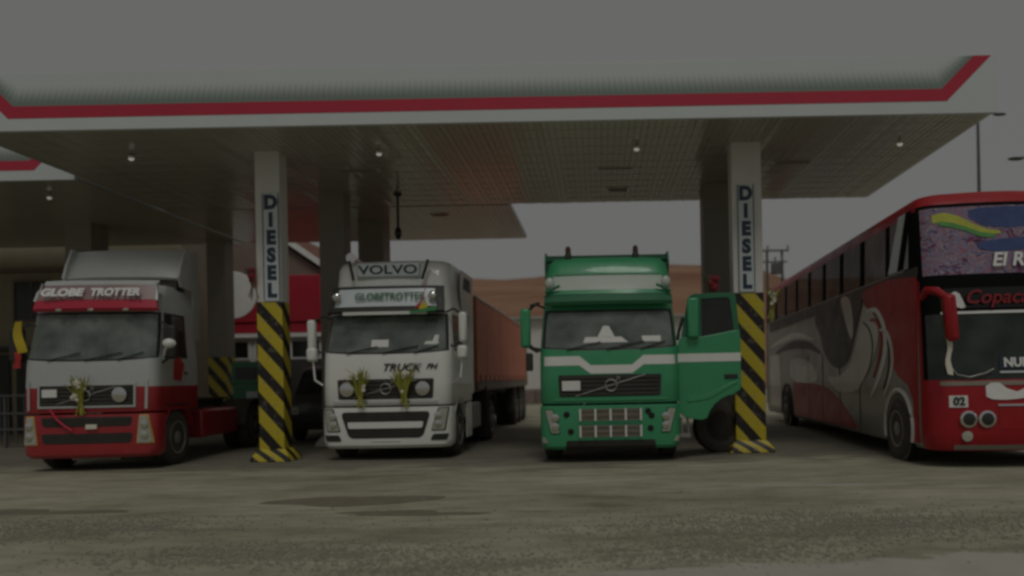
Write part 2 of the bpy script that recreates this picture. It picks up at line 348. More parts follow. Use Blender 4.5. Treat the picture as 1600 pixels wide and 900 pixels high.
def text(name, s, size, m, parent, loc, rot=(R(90), 0, 0), ext=.004, sx=1., shear=0., bold=.0, align='CENTER'):
    cu = bpy.data.curves.new(name, 'FONT'); cu.body = s; cu.size = size; cu.extrude = ext; cu.shear = shear; cu.offset = bold
    cu.align_x = align; cu.align_y = 'CENTER'; cu.resolution_u = 4
    t = bpy.data.objects.new(name, cu); C.objects.link(t)
    bpy.context.view_layer.update()
    me = bpy.data.meshes.new_from_object(t.evaluated_get(bpy.context.evaluated_depsgraph_get()))
    C.objects.unlink(t); bpy.data.objects.remove(t)
    me.materials.clear(); me.materials.append(M[m])
    o = bpy.data.objects.new(name, me); C.objects.link(o); o.parent = parent; o.location = loc; o.rotation_euler = rot; o.scale = (sx, 1, 1)
    return o

# ------------------------------------------------------------------ the setting: ground, hill
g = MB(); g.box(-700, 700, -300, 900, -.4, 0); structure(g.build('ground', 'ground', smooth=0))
def blob(cx, cy, rx, ry, z, n=40, seed=1, rough=.22):
    rnd = random.Random(seed); ph = [rnd.uniform(0, 6.28) for _ in range(5)]; am = [rough/(k+1)*rnd.uniform(.6, 1.2) for k in range(5)]
    pts = []
    for i in range(n):
        a = 2*math.pi*i/n; q = 1+sum(am[k]*math.sin((k+2)*a+ph[k]) for k in range(5))+rough*.28*(math.sin(17*a+ph[0])+.7*math.sin(31*a+ph[1])+.6*math.sin(67*a+ph[2])+.4*math.sin(113*a+ph[3]))*min(1, n/120)+rnd.uniform(-.12, .12)*rough
        pts.append((cx+rx*q*math.cos(a), cy+ry*q*math.sin(a)))
    return MB().prism(pts, z-.02, z, 'z')
structure(blob(3.6, 5.5, 2.9, .60, .005, n=220, seed=3, rough=.3).build('concrete_patch', 'concrete', smooth=0))
structure(blob(-4.3, 5.45, 1.6, .42, .005, seed=4).build('concrete_patch', 'concrete', smooth=0))
structure(blob(-3.1, 9.3, .95, .42, .004, seed=8, rough=.18).build('mud_patch', 'mud', smooth=0))
structure(blob(-7.0, 8.9, 1.1, .18, .004, seed=9, rough=.3).build('mud_patch', 'mud', smooth=0))
structure(blob(-2.2, 8.35, .8, .16, .004, seed=10, rough=.3).build('mud_patch', 'mud', smooth=0))
structure(blob(2.9, 9.9, 1.0, .10, .004, seed=11, rough=.3).build('concrete_patch', 'concrete', smooth=0))
# loose gravel
gr = MB(); rnd = random.Random(5)
patches = [(-5.6, 7.8, 1.5, .55, 1500), (-2.8, 6.45, 1.7, .42, 1700), (2.2, 7.2, 2.4, .75, 3600), (1.0, 6.2, 1.2, .4, 1100), (-.4, 7.5, 5.5, 1.9, 500), (-1.3, 5.9, 1.2, .3, 800)]
for cx, cy, rx, ry, n in patches:
    for _ in range(n):
        x = rnd.gauss(cx, rx*.5); y = rnd.gauss(cy, ry*.55)
        s = rnd.uniform(.006, .017)*(1 if rnd.random() < .93 else 1.7)
        if y < 3: continue
        vs = [(s*rnd.uniform(.7, 1.4), 0, 0), (0, s*rnd.uniform(.7, 1.4), 0), (-s*rnd.uniform(.7, 1.4), 0, 0), (0, -s*rnd.uniform(.7, 1.4), 0), (0, 0, s*rnd.uniform(.5, 1)), (0, 0, -s*.6)]
        a = rnd.uniform(0, 6.28); ca, sa = math.cos(a), math.sin(a)
        gr.add([(x+v[0]*ca-v[1]*sa, y+v[0]*sa+v[1]*ca, .004+v[2]) for v in vs], [(0, 1, 4), (1, 2, 4), (2, 3, 4), (3, 0, 4), (1, 0, 5), (2, 1, 5), (3, 2, 5), (0, 3, 5)])
go = gr.build('gravel', 'stone', smooth=0); tag(go, 'loose grey gravel strewn over the dirt in front of the trucks', 'gravel', kind='stuff')
rows = []
for j in range(26):
    t = j/25; y = 74+t*120; row = []
    for i in range(90):
        x = -190+i*4.2
        prof = min(1, t/.32); prof = prof*prof*(3-2*prof)
        fall = 1/(1+math.exp((x-27-(y-74)*.2)/2.6))
        h = prof*(17.6+.6*math.sin(x*.11)+.5*math.sin(x*.05+1)+.25*math.sin(x*.41+y*.2))*fall
        row.append((x, y, h-.3))
    rows.append(row)
h = MB(); h.grid(rows); structure(h.build('hill', 'hill', smooth=60))

# ------------------------------------------------------------------ canopies
SOF = 5.99
def canopy(name, label, X0, X1, Y0, Y1, left_flare, right_flare, singles, hh=1.0):
    t = thing(name, label, 'canopy', ((X0+X1)/2, Y0, SOF), 0, 'fuel station canopies'); ox = (X0+X1)/2; hw = (X1-X0)/2; D = Y1-Y0
    f = MB(); f.box(-hw, hw, 0, .08, -.012 if hh > .5 else .03, hh); f.build('fascia', 'fascia', t, .006)
    f = MB(); f.box(-hw, -hw+.08, .083, D-.083, .03, hh); f.box(hw-.08, hw, .083, D-.083, .03, hh); f.box(-hw, hw, D-.08, D, .03, hh); f.build('rear_fascia', 'fascia', t)
    B(-hw+.083, hw-.083, .083, D-.083, hh*.55, hh*.7).build('roof_deck', 'roof', t)
    B(-hw+.083, hw-.083, .083, D-.083, .03, .06).build('soffit_backing', 'soffitgap', t)
    if hh > .5: stripe(t, hw, left_flare, right_flare)
    strips(t, hw, D, singles)
    return t
def stripe(t, hw, left_flare, right_flare):
    # printed red stripe with its upturned ends
    lo, up = .205, .415; a, th = .87, .21*1.414
    xl = -hw+a if left_flare else -hw; xr = hw-a if right_flare else hw
    k = .985-lo
    low = []; hi = []
    if left_flare: low += [(xl-k, .985)]; hi += [(xl-k+.30, .985)]
    low += [(xl, lo)]; hi += [(xl+(.09 if left_flare else 0), up)]
    low += [(xr, lo)]; hi += [(xr-(.09 if right_flare else 0), up)]
    if right_flare: low += [(xr+k, .985)]; hi += [(xr+k-.30, .985)]
    s = MB(); n = len(low)
    s.slab([[(p[0], -.006, p[1]) for p in low], [(p[0], -.006, p[1]) for p in hi]], [[(p[0], .02, p[1]) for p in low], [(p[0], .02, p[1]) for p in hi]])
    s.build('red_stripe', 'crimson', t, smooth=0)
    # halftone band above the stripe
    hi2 = []
    if left_flare: hi2 += [(hi[0][0]+.30, .985)]
    hi2 += [(hi[1 if left_flare else 0][0]+(.12 if left_flare else 0), up+.36)]
    hi2 += [(hi[-2 if right_flare else -1][0]-(.12 if right_flare else 0), up+.36)]
    if right_flare: hi2 += [(hi[-1][0]-.30, .985)]
    def fine(pts):
        q = []
        for p0, p1 in zip(pts, pts[1:]): q += [(p0[0]+(p1[0]-p0[0])*k/40, p0[1]+(p1[1]-p0[1])*k/40) for k in range(40)]
        return q+[pts[-1]]
    hi = fine(hi); hi2 = fine(hi2); n = len(hi)
    me = bpy.data.meshes.new('halftone_band'); vs = [(p[0], -.003, p[1]) for p in hi]+[(p[0], -.003, p[1]) for p in hi2]
    me.from_pydata(vs, [], [(i, i+1, n+i+1, n+i) for i in range(n-1)])
    uvl = me.uv_layers.new(name='UVMap'); d = [0]
    for p, q in zip(hi, hi[1:]): d.append(d[-1]+math.hypot(q[0]-p[0], q[1]-p[1]))
    for li, lp in enumerate(me.loops):
        vi = lp.vertex_index; uvl.data[li].uv = (d[vi % n], 0 if vi < n else 1)
    me.materials.append(M['fade']); o = bpy.data.objects.new('halftone_band', me); C.objects.link(o); o.parent = t
def strips(t, hw, D, singles):
    # soffit strips run front to back
    P = .12; n = int((2*hw)/P); rr = random.Random(11)
    if singles:
        sm = B(-.0565, .0565, 0, D-.085, 0, .022).mesh('soffit_strip', 0); sm.materials.append(M['soffit'])
        for i in range(n):
            o = bpy.data.objects.new('soffit_strip', sm); C.objects.link(o); o.parent = t
            o.location = (-hw+(hw-P*n/2)+P*(i+.5), .09, rr.uniform(0, .004)); o.rotation_euler = (rr.uniform(-.0007, .0007), rr.gauss(0, .04), 0)
        for k in range(1, 12):
            q = B(-hw+.1, hw-.1, D*k/12-.010, D*k/12+.010, -.003, .02).build('soffit_batten', 'soffit', t)
    else:
        s = MB()
        for i in range(n):
            x = -hw+(hw-P*n/2)+P*(i+.5); s.box(x-.0565, x+.0565, .085, D, rr.uniform(0, .004), .022)
        o = s.build('soffit_strips', 'soffit', t, smooth=0); o['kind'] = 'stuff'
canopy('station_canopy', 'wide white canopy with red stripe standing over the three trucks', -11.05, 7.02, 12.8, 18.85, True, True, True)
canopy('station_canopy', 'white canopy with red stripe at the far left behind the red truck', -26, -11.2, 15.85, 23.5, False, True, False)
canopy('station_canopy', 'rear canopy with plain underside behind the white truck', -11.1, -2.2, 18.88, 23.5, False, False, False, .14)

# small lit lamps and dark fittings on the soffits
def lamp(x, y, label):
    t = thing('ceiling_lamp', label, 'lamp', (x, y, SOF), 0, 'small lamps under the canopies')
    MB().tube([(0, 0, 0), (0, 0, -.03)], .02).build('stem', 'polemetal', t)
    MB().lathe([(.03, -.03), (.05, -.05), (.055, -.09)], (0, 0, 0), 'z', 14).build('lamp_shade', 'white', t)
    MB().ball((0, 0, -.10), .038, 10, 6, (1.5, 1, 1)).build('bulb', 'bulb', t)
lamp(-8.93, 14.2, 'small lit lamp under the canopy above the red truck')
lamp(-4.15, 14.2, 'small lit lamp under the canopy above the white truck')
lamp(.82, 14.2, 'small lit lamp under the canopy above the green truck')
lamp(5.9, 14.2, 'small lit lamp under the canopy above the bus')
lamp(-12.6, 17.0, 'small lit lamp under the far left canopy')
def fitting(x, y, label, w_=.5, d_=.34):
    t = thing('ceiling_fitting', label, 'light fitting', (x, y, SOF), 0, 'dark fittings in the canopy undersides')
    MB().slab([[(-w_/2, -d_/2, -.012), (w_/2, -d_/2, -.012)], [(-w_/2, d_/2, -.012), (w_/2, d_/2, -.012)]], [[(-w_/2-.04, -d_/2-.04, 0), (w_/2+.04, -d_/2-.04, 0)], [(-w_/2-.04, d_/2+.04, 0), (w_/2+.04, d_/2+.04, 0)]]).build('frame', 'soffit', t)
    B(-w_/2+.03, w_/2-.03, -d_/2+.03, d_/2-.03, -.016, -.0125).build('diffuser', 'rail', t)
fitting(-5.0, 15.6, 'dark flat ceiling fitting between the columns above the white truck', .8, .16)
fitting(.45, 15.8, 'long dark ceiling fitting above the green truck roof', .8, .16)
fitting(.55, 17.6, 'small dark ceiling fitting near the back edge above the green truck')
fitting(-4.2, 19.9, 'small dark ceiling fitting under the rear canopy')
fitting(4.2, 15.6, 'long dark ceiling fitting right of the right column', .8, .16)
# hanging pipe
t = thing('hanging_pipe', 'thin dark pipe hanging from the canopy behind the white truck', 'pipe', (-4.72, 17.6, SOF))
MB().tube([(0, 0, 0), (0, 0, -.8)], .032).build('pipe', 'chassis', t)
MB().lathe([(.03, -.8), (.075, -.86), (.085, -1.0), (.03, -1.1)], (0, 0, 0), 'z', 12).build('nozzle', 'blackgloss', t)
MB().lathe([(.10, 0), (.10, -.03), (.04, -.07)], (0, 0, 0), 'z', 12).build('flange', 'chassis', t)

# ------------------------------------------------------------------ columns
def column(x, y, label, sign, hz=3.08, w_=.64, m='column', strip=True, d_=None):
    t = thing('canopy_column', label, 'column', (x, y, 0), 0, 'square canopy columns'); hw = w_/2; hd = (d_ or w_)/2
    B(-hw, hw, -hd, hd, hz if strip else .2, SOF+.02).build('shaft', m, t, .012)
    if strip:
        B(-hw-.004, hw+.004, -hd-.004, hd+.004, .2, hz).build('hazard_wrap', 'hazard', t, .012)
    b = MB(); q = hw+.15; e = hd+.15
    b.add([(-q, -e, 0), (q, -e, 0), (q, e, 0), (-q, e, 0), (-q+.03, -e+.03, .10), (q-.03, -e+.03, .10), (q-.03, e-.03, .10), (-q+.03, e-.03, .10), (-hw-.02, -hd-.02, .24), (hw+.02, -hd-.02, .24), (hw+.02, hd+.02, .24), (-hw-.02, hd+.02, .24)],
          [(0, 1, 2, 3), (8, 9, 10, 11)]+[(a+i, a+(i+1) % 4, a+4+(i+1) % 4, a+4+i) for a in (0, 4) for i in range(4)])
    b.build('base_plinth', 'hazardbase' if strip else 'concrete', t, .02)
    if sign:
        sx = sign
        p = B(-.155, .155, -hd-.03, -hd-.005, 3.10, 5.18).build('sign_board', 'signpanel', t, .006); p.location.x = sx
        fr = MB()
        for a in (-.15, .15): fr.box(a-.008, a+.008, -hd-.036, -hd-.031, 3.11, 5.17)
        f = fr.build('sign_border', 'navy', t); f.location.x = sx
        for i, ch in enumerate('DIESEL'):
            text('letter', ch, .355, 'navy', t, (sx, -hd-.034, 4.99-i*.340), bold=.022, sx=.95)
    return t
column(-6.33, 14.4, 'left front white column with DIESEL sign and hazard stripes', .07, w_=.48, d_=.36)
column(2.93, 14.4, 'right front white column with DIESEL sign and hazard stripes', -.03, w_=.58, d_=.36)
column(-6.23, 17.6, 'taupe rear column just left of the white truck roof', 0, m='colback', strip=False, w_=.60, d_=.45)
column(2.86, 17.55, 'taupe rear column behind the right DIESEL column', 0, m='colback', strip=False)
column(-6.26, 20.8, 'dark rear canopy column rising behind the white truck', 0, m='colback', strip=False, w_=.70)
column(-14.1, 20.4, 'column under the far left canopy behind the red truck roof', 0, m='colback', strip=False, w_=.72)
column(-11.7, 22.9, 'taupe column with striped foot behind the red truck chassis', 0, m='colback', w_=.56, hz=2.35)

# ------------------------------------------------------------------ lofted vehicle bodies
class Body:
    """levels: (z, halfwidth, front y, back y, corner radius, bow, dz at the corners)"""
    def __init__(s, levels, tf, ys, na=5):
        s.L = levels; s.tf = tf; s.ys = ys; s.na = na
    def at(s, z):
        L = s.L
        if z <= L[0][0]: return L[0]
        for a, b in zip(L, L[1:]):
            if z <= b[0]:
                t = (z-a[0])/(b[0]-a[0]+1e-9); return tuple(p+(q-p)*t for p, q in zip(a, b))
        return L[-1]
    def S(s, x, z):
        _, w_, f, b, r, bow, _ = s.at(z); ax = abs(x); fl = w_-r
        if ax <= fl: return f+bow*(ax/fl)**2
        return f+bow+r-math.sqrt(max(0, r*r-min(r, ax-fl)**2))
    def ring(s, l):
        z, w_, f, b, r, bow, dz = l; pts = []; kinds = []
        cy = f+bow+r
        ysl = [max(y, cy) for y in s.ys]+[]
        ysl = [cy]+[max(y, cy+.001*(i+1)) for i, y in enumerate(s.ys)]+[b]
        for i in range(len(ysl)-1, -1, -1): pts.append((-w_, ysl[i]))
        for k in range(1, s.na):
            a = math.pi/2*k/s.na; pts.append((-(w_-r)-r*math.cos(a), cy-r*math.sin(a)))
        for t in s.tf: pts.append((t*(w_-r), f+bow*t*t))
        for k in range(s.na-1, 0, -1):
            a = math.pi/2*k/s.na; pts.append(((w_-r)+r*math.cos(a), cy-r*math.sin(a)))
        for i in range(len(ysl)): pts.append((w_, ysl[i]))
        return [(x, y, z+dz*min(1, abs(x)/w_)**3) for x, y in pts]
    def kinds(s):
        n = len(s.ys)+1
        return [('LS', n-1-i) for i in range(n)]+[('LA', k) for k in range(s.na)]+[('F', i) for i in range(len(s.tf)-1)]+[('RA', s.na-1-k) for k in range(s.na)]+[('RS', i) for i in range(n)]+[('B', 0)]
    def loft(s, cls):
        rings = [s.ring(l) for l in s.L]; n = len(rings[0]); kd = s.kinds(); out = {}
        for i in range(len(rings)-1):
            for k in range(n):
                c = cls(i, kd[k])
                if not c: continue
                mb = out.setdefault(c, MB()); a = (k+1) % n
                mb.add([rings[i][k], rings[i][a], rings[i+1][a], rings[i+1][k]], [(0, 1, 2, 3)])
        top = cls('top', ('T', 0)); bot = cls('bottom', ('T', 0))
        if top: out.setdefault(top, MB()).add(rings[-1], [tuple(range(n))])
        if bot: out.setdefault(bot, MB()).add(rings[0], [tuple(range(n))])
        return out
    def patch(s, z0, z1, bl, br, tl, tr, off=.01, depth=.03, rc=0., n=14, m=8, mb=None):
        """solid plate following the front surface; bl..br are the x limits at z0, tl..tr at z1"""
        zs = [z0+(z1-z0)*i/m for i in range(m+1)]
        if rc: zs = sorted(set([z0+rc*q for q in (0, .08, .3, .6, 1)]+[z1-rc*q for q in (0, .08, .3, .6, 1)]+[z for z in zs if z0+rc < z < z1-rc]))
        A, Bk = [], []
        for z in zs:
            t = (z-z0)/(z1-z0); l = bl+(tl-bl)*t; r_ = br+(tr-br)*t; ins = 0
            dz = min(z-z0, z1-z)
            if rc and dz < rc: ins = rc-math.sqrt(max(0, rc*rc-(rc-dz)**2))
            xs = [l+ins+(r_-l-2*ins)*k/n for k in range(n+1)]
            A.append([(x, s.S(x, z)-off, z) for x in xs]); Bk.append([(x, s.S(x, z)-off+depth, z) for x in xs])
        mb = mb or MB(); mb.slab(A, Bk); return mb
def plate(prof, hw0, hw1, bow, th=.03, n=14):
    """curved plate across the front of a cab. prof: list of (y, z)"""
    A, Bk = [], []
    for i, (y, z) in enumerate(prof):
        t = i/(len(prof)-1); hw = hw0+(hw1-hw0)*t
        xs = [-hw+2*hw*k/n for k in range(n+1)]
        A.append([(x, y+bow*abs(x/hw)**3, z) for x in xs]); Bk.append([(x, y+th+bow*abs(x/hw)**3, z) for x in xs])
    return MB().slab(A, Bk)

def wheel(parent, x, y, side, r=.52, w_=.30, rimmat='steel', dual=False):
    """side +1: outer face towards +x"""
    o = bpy.data.objects.new('wheel', None); C.objects.link(o); o.parent = parent; o.location = (x, y, r)
    s = side
    k = 2 if dual else 1; ww = w_*k+(.04 if dual else 0)
    prof = [(.30, -ww/2), (r-.10, -ww/2-.008), (r-.03, -ww/2+.02), (r, -ww/2+.06)]
    if dual: prof += [(r, -.06), (r-.12, -.02), (r-.12, .02), (r, .06)]
    prof += [(r, ww/2-.06), (r-.03, ww/2-.02), (r-.10, ww/2+.008), (.30, ww/2)]
    MB().lathe(prof, (0, 0, 0), 'x', 36).build('tyre', 'rubber', o)
    e = ww/2*s
    rim = MB(); rim.lathe([(.31, e-.012*s), (.315, e+.012*s), (.28, e+.008*s), (.26, e-.06*s), (.17, e-.08*s), (.155, e-.02*s), (.10, e+.01*s), (.02, e+.015*s)], (0, 0, 0), 'x', 28); rim.build('rim', rimmat, o)
    nu = MB()
    for i in range(10):
        a = 2*math.pi*i/10; nu.lathe([(.018, e-.075*s), (.016, e-.035*s)], (0, .215*math.cos(a), .215*math.sin(a)), 'x', 6)
    nu.build('wheel_nuts', 'chrome', o)
    tr = MB(); tr2 = MB()
    for i in range(48):
        a = 2*math.pi*i/48; c_, s_ = math.cos(a), math.sin(a)
        tr.tube([(-ww/2+.03, (r+.002)*c_, (r+.002)*s_), (-.02, (r+.002)*math.cos(a+.04), (r+.002)*math.sin(a+.04))], .008, 4)
        tr2.tube([(.02, (r+.002)*math.cos(a+.06), (r+.002)*math.sin(a+.06)), (ww/2-.03, (r+.002)*math.cos(a+.02), (r+.002)*math.sin(a+.02))], .008, 4)
    for q in (tr, tr2): q.build('tread', 'rubber', o)['kind'] = 'stuff'
    return o
def mudguard(parent, x, y, r, w_, m='chassis', a0=5, a1=175):
    A, Bk = [], []
    for i in range(13):
        a = R(a0+(a1-a0)*i/12); c_, s_ = math.cos(a), math.sin(a)
        A.append([(x-w_/2, y+r*c_, .52+r*s_), (x+w_/2, y+r*c_, .52+r*s_)]); Bk.append([(x-w_/2, y+(r+.03)*c_, .52+(r+.03)*s_), (x+w_/2, y+(r+.03)*c_, .52+(r+.03)*s_)])
    MB().slab(A, Bk).build('mudguard', m, parent)

def mirror(parent, side, x, y, z, m, h_=.62, w_=.24):
    o = B(-w_/2, w_/2, -.09, .07, -h_/2, h_/2).build('mirror', m, parent, .05); o.location = (x, y, z)
    B(-w_/2+.025, w_/2-.025, .072, .078, -h_/2+.03, h_/2-.03).build('mirror_glass', 'chrome', o)
    d = -side*.16
    MB().tube([(d*2.1, .12, h_/2+.02), (d*1.2, .02, h_/2+.07), (0, 0, h_/2-.05)], .022).build('mirror_arm', 'black', o); MB().tube([(d*2.1, .12, -h_/2-.02), (d*1.2, .02, -h_/2-.07), (0, 0, -h_/2+.05)], .022).build('mirror_arm', 'black', o)
    return o

TF = [-1, -.84, -.66, -.5, -.33, -.16, 0, .16, .33, .5, .66, .84, 1]
FA = .95
def truck_front(t, mats, H, back, ws=(1.99, 2.72), arc=3):
    """bumper, cab with open windscreen and side windows, glass, interior. mats: bumper, low, high"""
    bump = Body([(.24, 1.17, .08, .42, .16, .05, 0), (.30, 1.23, .012, .42, .20, .05, 0), (.40, 1.245, 0, .42, .20, .05, 0), (.95, 1.245, 0, .42, .20, .05, 0), (1.015, 1.235, .01, .42, .20, .05, 0)], TF, [.30])
    z0, z1 = ws
    L = [(1.05, 1.225, .03, back, .22, .05, 0), (1.08, 1.24, .015, back, .22, .05, 0), (1.50, 1.24, .03, back, .22, .05, 0), (z0-.10, 1.235, .055, back, .22, .05, 0), (z0, 1.23, .075, back, .22, .05, .06),
         (z0+.04, 1.228, .09, back, .22, .05, .05), (z0+.25, 1.215, .15, back, .22, .05, .02), (z0+.5, 1.20, .22, back, .22, .05, 0), (z1-.04, 1.18, .285, back, .22, .05, 0), (z1, 1.178, .30, back, .22, .05, 0),
         (z1+.14, 1.165, .34, back, .22, .05, 0)]
    for q in H: L.append(q)
    ys = [.5, .58, 1.28, 1.36]
    cab = Body(L, TF, ys)
    wi = 4
    def cls(i, k):
        kk, j = k
        if i == 'top': return 'high'
        if i == 'bottom': return 'under'
        if 4 <= i <= 8:
            if kk == 'F' or (kk in ('LA', 'RA') and j >= arc-1): return 'glass' if (5 <= i <= 7 and (kk == 'F' or j >= arc)) else 'seal'
        if 4 <= i <= 8 and kk in ('LS', 'RS') and 1 <= j <= 3: return ('side'+kk) if (5 <= i <= 7 and j == 2) else 'sideseal'
        return 'low' if i < 2 else 'high'
    parts = cab.loft(cls)
    bp = bump.loft(lambda i, k: 'b')['b']; bp.build('bumper', mats[0], t, smooth=40, clean=True)
    if mats[1] == mats[2]:
        parts['high'].v, f0 = parts['high'].v, parts['high'].f
        parts['high'].add(parts['low'].v, parts['low'].f); parts['high'].build('cab_shell', mats[2], t, smooth=40, clean=True)
    else:
        parts['high'].build('cab_shell', mats[2], t, smooth=40, clean=True); parts['low'].build('lower_panel', mats[1], t, smooth=40, clean=True)
    parts['under'].build('cab_floor', 'chassis', t)
    gl = parts['glass'].build('windscreen', 'glass', t, smooth=60, clean=True)
    parts['seal'].build('windscreen_seal', 'black', t, smooth=60, clean=True)
    parts['sideseal'].build_split('window_seal', 'black', t)
    for k in ('sideLS', 'sideRS'): parts[k].build('side_window', 'darkglass', t, smooth=60, clean=True)
    # interior
    d = MB(); d.prism([(.20, z0-.35), (.22, z0+.0), (.36, z0+.06), (.60, z0+.03), (.75, z0-.12), (.75, z0-.5)], -1.12, 1.12, 'x'); d.build('dashboard', 'dash', t)
    for sx in (-.6, .6):
        sb = MB(); sb.box(sx-.27, sx+.27, 1.2, 1.36, z0-.2, z0+.58); sb.box(sx-.14, sx+.14, 1.2, 1.32, z0+.58, z0+.76); sb.box(sx-.27, sx+.27, .85, 1.22, z0-.38, z0-.22); sb.build('seat', 'seat', t, .05)
    B(-1.13, 1.13, back-.12, back-.06, 1.1, z1+.1).build('rear_wall', 'curtain', t)
    st = MB(); n = 20
    st.tube([(.62+.23*math.cos(2*math.pi*i/n), .78+.10*math.sin(2*math.pi*i/n), z0+.10+.20*math.sin(2*math.pi*i/n)) for i in range(n+1)], .018, 6); st.tube([(.62, .82, z0+.1), (.62, .7, z0-.15)], .04); st.build('steering_wheel', 'black', t)
    wp = MB()
    for px, tx in ((-.75, -.15), (-.05, .62), (.55, 1.0)):
        pts = [(px+(tx-px)*q, cab.S(px+(tx-px)*q, z0+.02+.13*q)-.035, z0+.02+.13*q) for q in (0, .25, .5, .75, 1)]; wp.tube(pts, .011, 5)
    wp.build('wiper', 'blackgloss', t)
    # inside curtain / hanging mirror behind the glass
    MB().ball((-.72, .44, z1-.32), .115, 10, 8, (1.25, .4, .8)).tube([(-.72, .44, z1-.26), (-.70, .46, z1-.03)], .016, 5).build('hanging_ornament', 'blackgloss', t)
    return bump, cab
def chassis(t, back, length):
    m = MB()
    for x in (-.43, .43): m.box(x-.05, x+.05, .9, length, .72, .98)
    for y in (1.4, 2.6, 3.8, length-.15): m.box(-.38, .38, y-.06, y+.06, .74, .96)
    m.build('frame_rail', 'chassis', t)
    a = MB()
    a.tube([(-1, FA, .52), (1, FA, .52)], .09, 10); a.box(-.3, .3, 1.0, 2.4, .55, 1.02); a.build('axle', 'chassis', t)
def emblem(t, body, x, z, r=.10, bar=(-.75, 1.15, .75, 1.55), m='steel'):
    y = body.S(x, z)-.035; e = MB(); n = 24
    e.tube([(x+r*math.cos(2*math.pi*i/n), y, z+r*math.sin(2*math.pi*i/n)) for i in range(n+1)], .018, 6)
    e.tube([(x+.07, y, z+.07), (x+.15, y, z+.15)], .012, 5); e.tube([(x+.15, y, z+.15), (x+.09, y, z+.15)], .010, 5); e.tube([(x+.15, y, z+.15), (x+.15, y, z+.09)], .010, 5)
    e.build('emblem', m, t)
    x0, za, x1, zb = bar; b = MB()
    pts = [(x0+(x1-x0)*q, body.S(x0+(x1-x0)*q, z)-.022, za+(zb-za)*q) for q in [i/10 for i in range(11)]]
    b.tube(pts, .013, 5); b.build('grille_diagonal', m, t)
def grille(t, body, z0, z1, hw, frame=None, nb=5):
    body.patch(z0, z1, -hw, hw, -hw-.02, hw+.02, .008, .04, .03).build('grille', 'black', t)
    for i in range(nb):
        z = z0+(z1-z0)*(i+.6)/(nb+.2); body.patch(z-.013, z+.013, -hw+.04, hw-.04, -hw+.04, hw-.04, .026, .02, n=16, m=1).build('grille_slat', 'chassis', t)
    if frame:
        f = MB(); e = .035
        body.patch(z0-e, z0, -hw-e, hw+e, -hw-e, hw+e, .028, .04, n=16, m=1, mb=f); body.patch(z1, z1+e, -hw-e, hw+e, -hw-e, hw+e, .028, .04, n=16, m=1, mb=f)
        body.patch(z0, z1, -hw-e, -hw, -hw-e, -hw, .028, .04, n=2, m=2, mb=f); body.patch(z0, z1, hw, hw+e, hw, hw+e, .028, .04, n=2, m=2, mb=f)
        f.build('grille_frame', frame, t)
def headlamp(t, body, z0, z1, bl, br, tl, tr, m='lens', rim='black', glow=True):
    h = body.patch(z0, z1, bl, br, tl, tr, .012, .05, .025, n=6).build('headlamp', rim, t)
    e = .02
    body.patch(z0+e, z1-e, bl+e, br-e, tl+e, tr-e, .024, .03, .02, n=6).build('lens', m, h)
    cx = (bl+br)/2; 
    for z in (z0+(z1-z0)*.3, z0+(z1-z0)*.66):
        y = body.S(cx, z)-.03; MB().lathe([(.062, 0), (.066, -.012), (.03, -.018)], (cx, y, z), 'y', 16).build('reflector', 'chrome', h)
def bunch(label, loc, rz, n=26, h_=.62, spread=.26, bl='blossom', seed=1, nb=7, leafm='leafy'):
    t = thing('flower_bunch', label, 'flowers', loc, rz); rr = random.Random(seed)
    lf = MB()
    for i in range(n):
        a = rr.uniform(-1, 1); ln = h_*rr.uniform(.55, 1); out = rr.uniform(.02, .14); w_ = rr.uniform(.010, .020)
        p0 = Vector((a*.04, 0, -.10)); p1 = Vector((a*spread*.5, -out*.5, ln*.3)); p2 = Vector((a*spread+rr.uniform(-.04, .04), -out, ln*.72)); p3 = Vector((a*spread*1.35, -out*1.35, ln*(.78 if rr.random() < .4 else .9)))
        q = [p0, p1, p2, p3]; ws_ = [w_*.5, w_, w_*.8, .002]
        A = [[(p.x-ww, p.y, p.z), (p.x, p.y-.006, p.z), (p.x+ww, p.y, p.z)] for p, ww in zip(q, ws_)]; Bk = [[(x, y+.004, z) for x, y, z in r] for r in A]
        lf.slab(A, Bk)
    for i in range(6):
        a = rr.uniform(-1, 1); lf.tube([(a*.03, 0, -.05), (a*.07, -.01, -.20), (a*.10, .0, -.34*rr.uniform(.7, 1))], .012, 5)
    lf.build('leaves', leafm, t, smooth=50)
    for i in range(nb):
        c = (rr.uniform(-1, 1)*spread*.7, -rr.uniform(.04, .12), rr.uniform(.0, h_*.65)); s = rr.uniform(.022, .042)
        m = MB()
        for k in range(6):
            a = 2*math.pi*k/6; m.ball((c[0]+s*.8*math.cos(a), c[1], c[2]+s*.8*math.sin(a)), s*.62, 6, 4, (1, .6, 1))
        m.ball((c[0], c[1]-.01, c[2]), s*.5, 6, 4); m.build('blossom', bl, t)
    return t

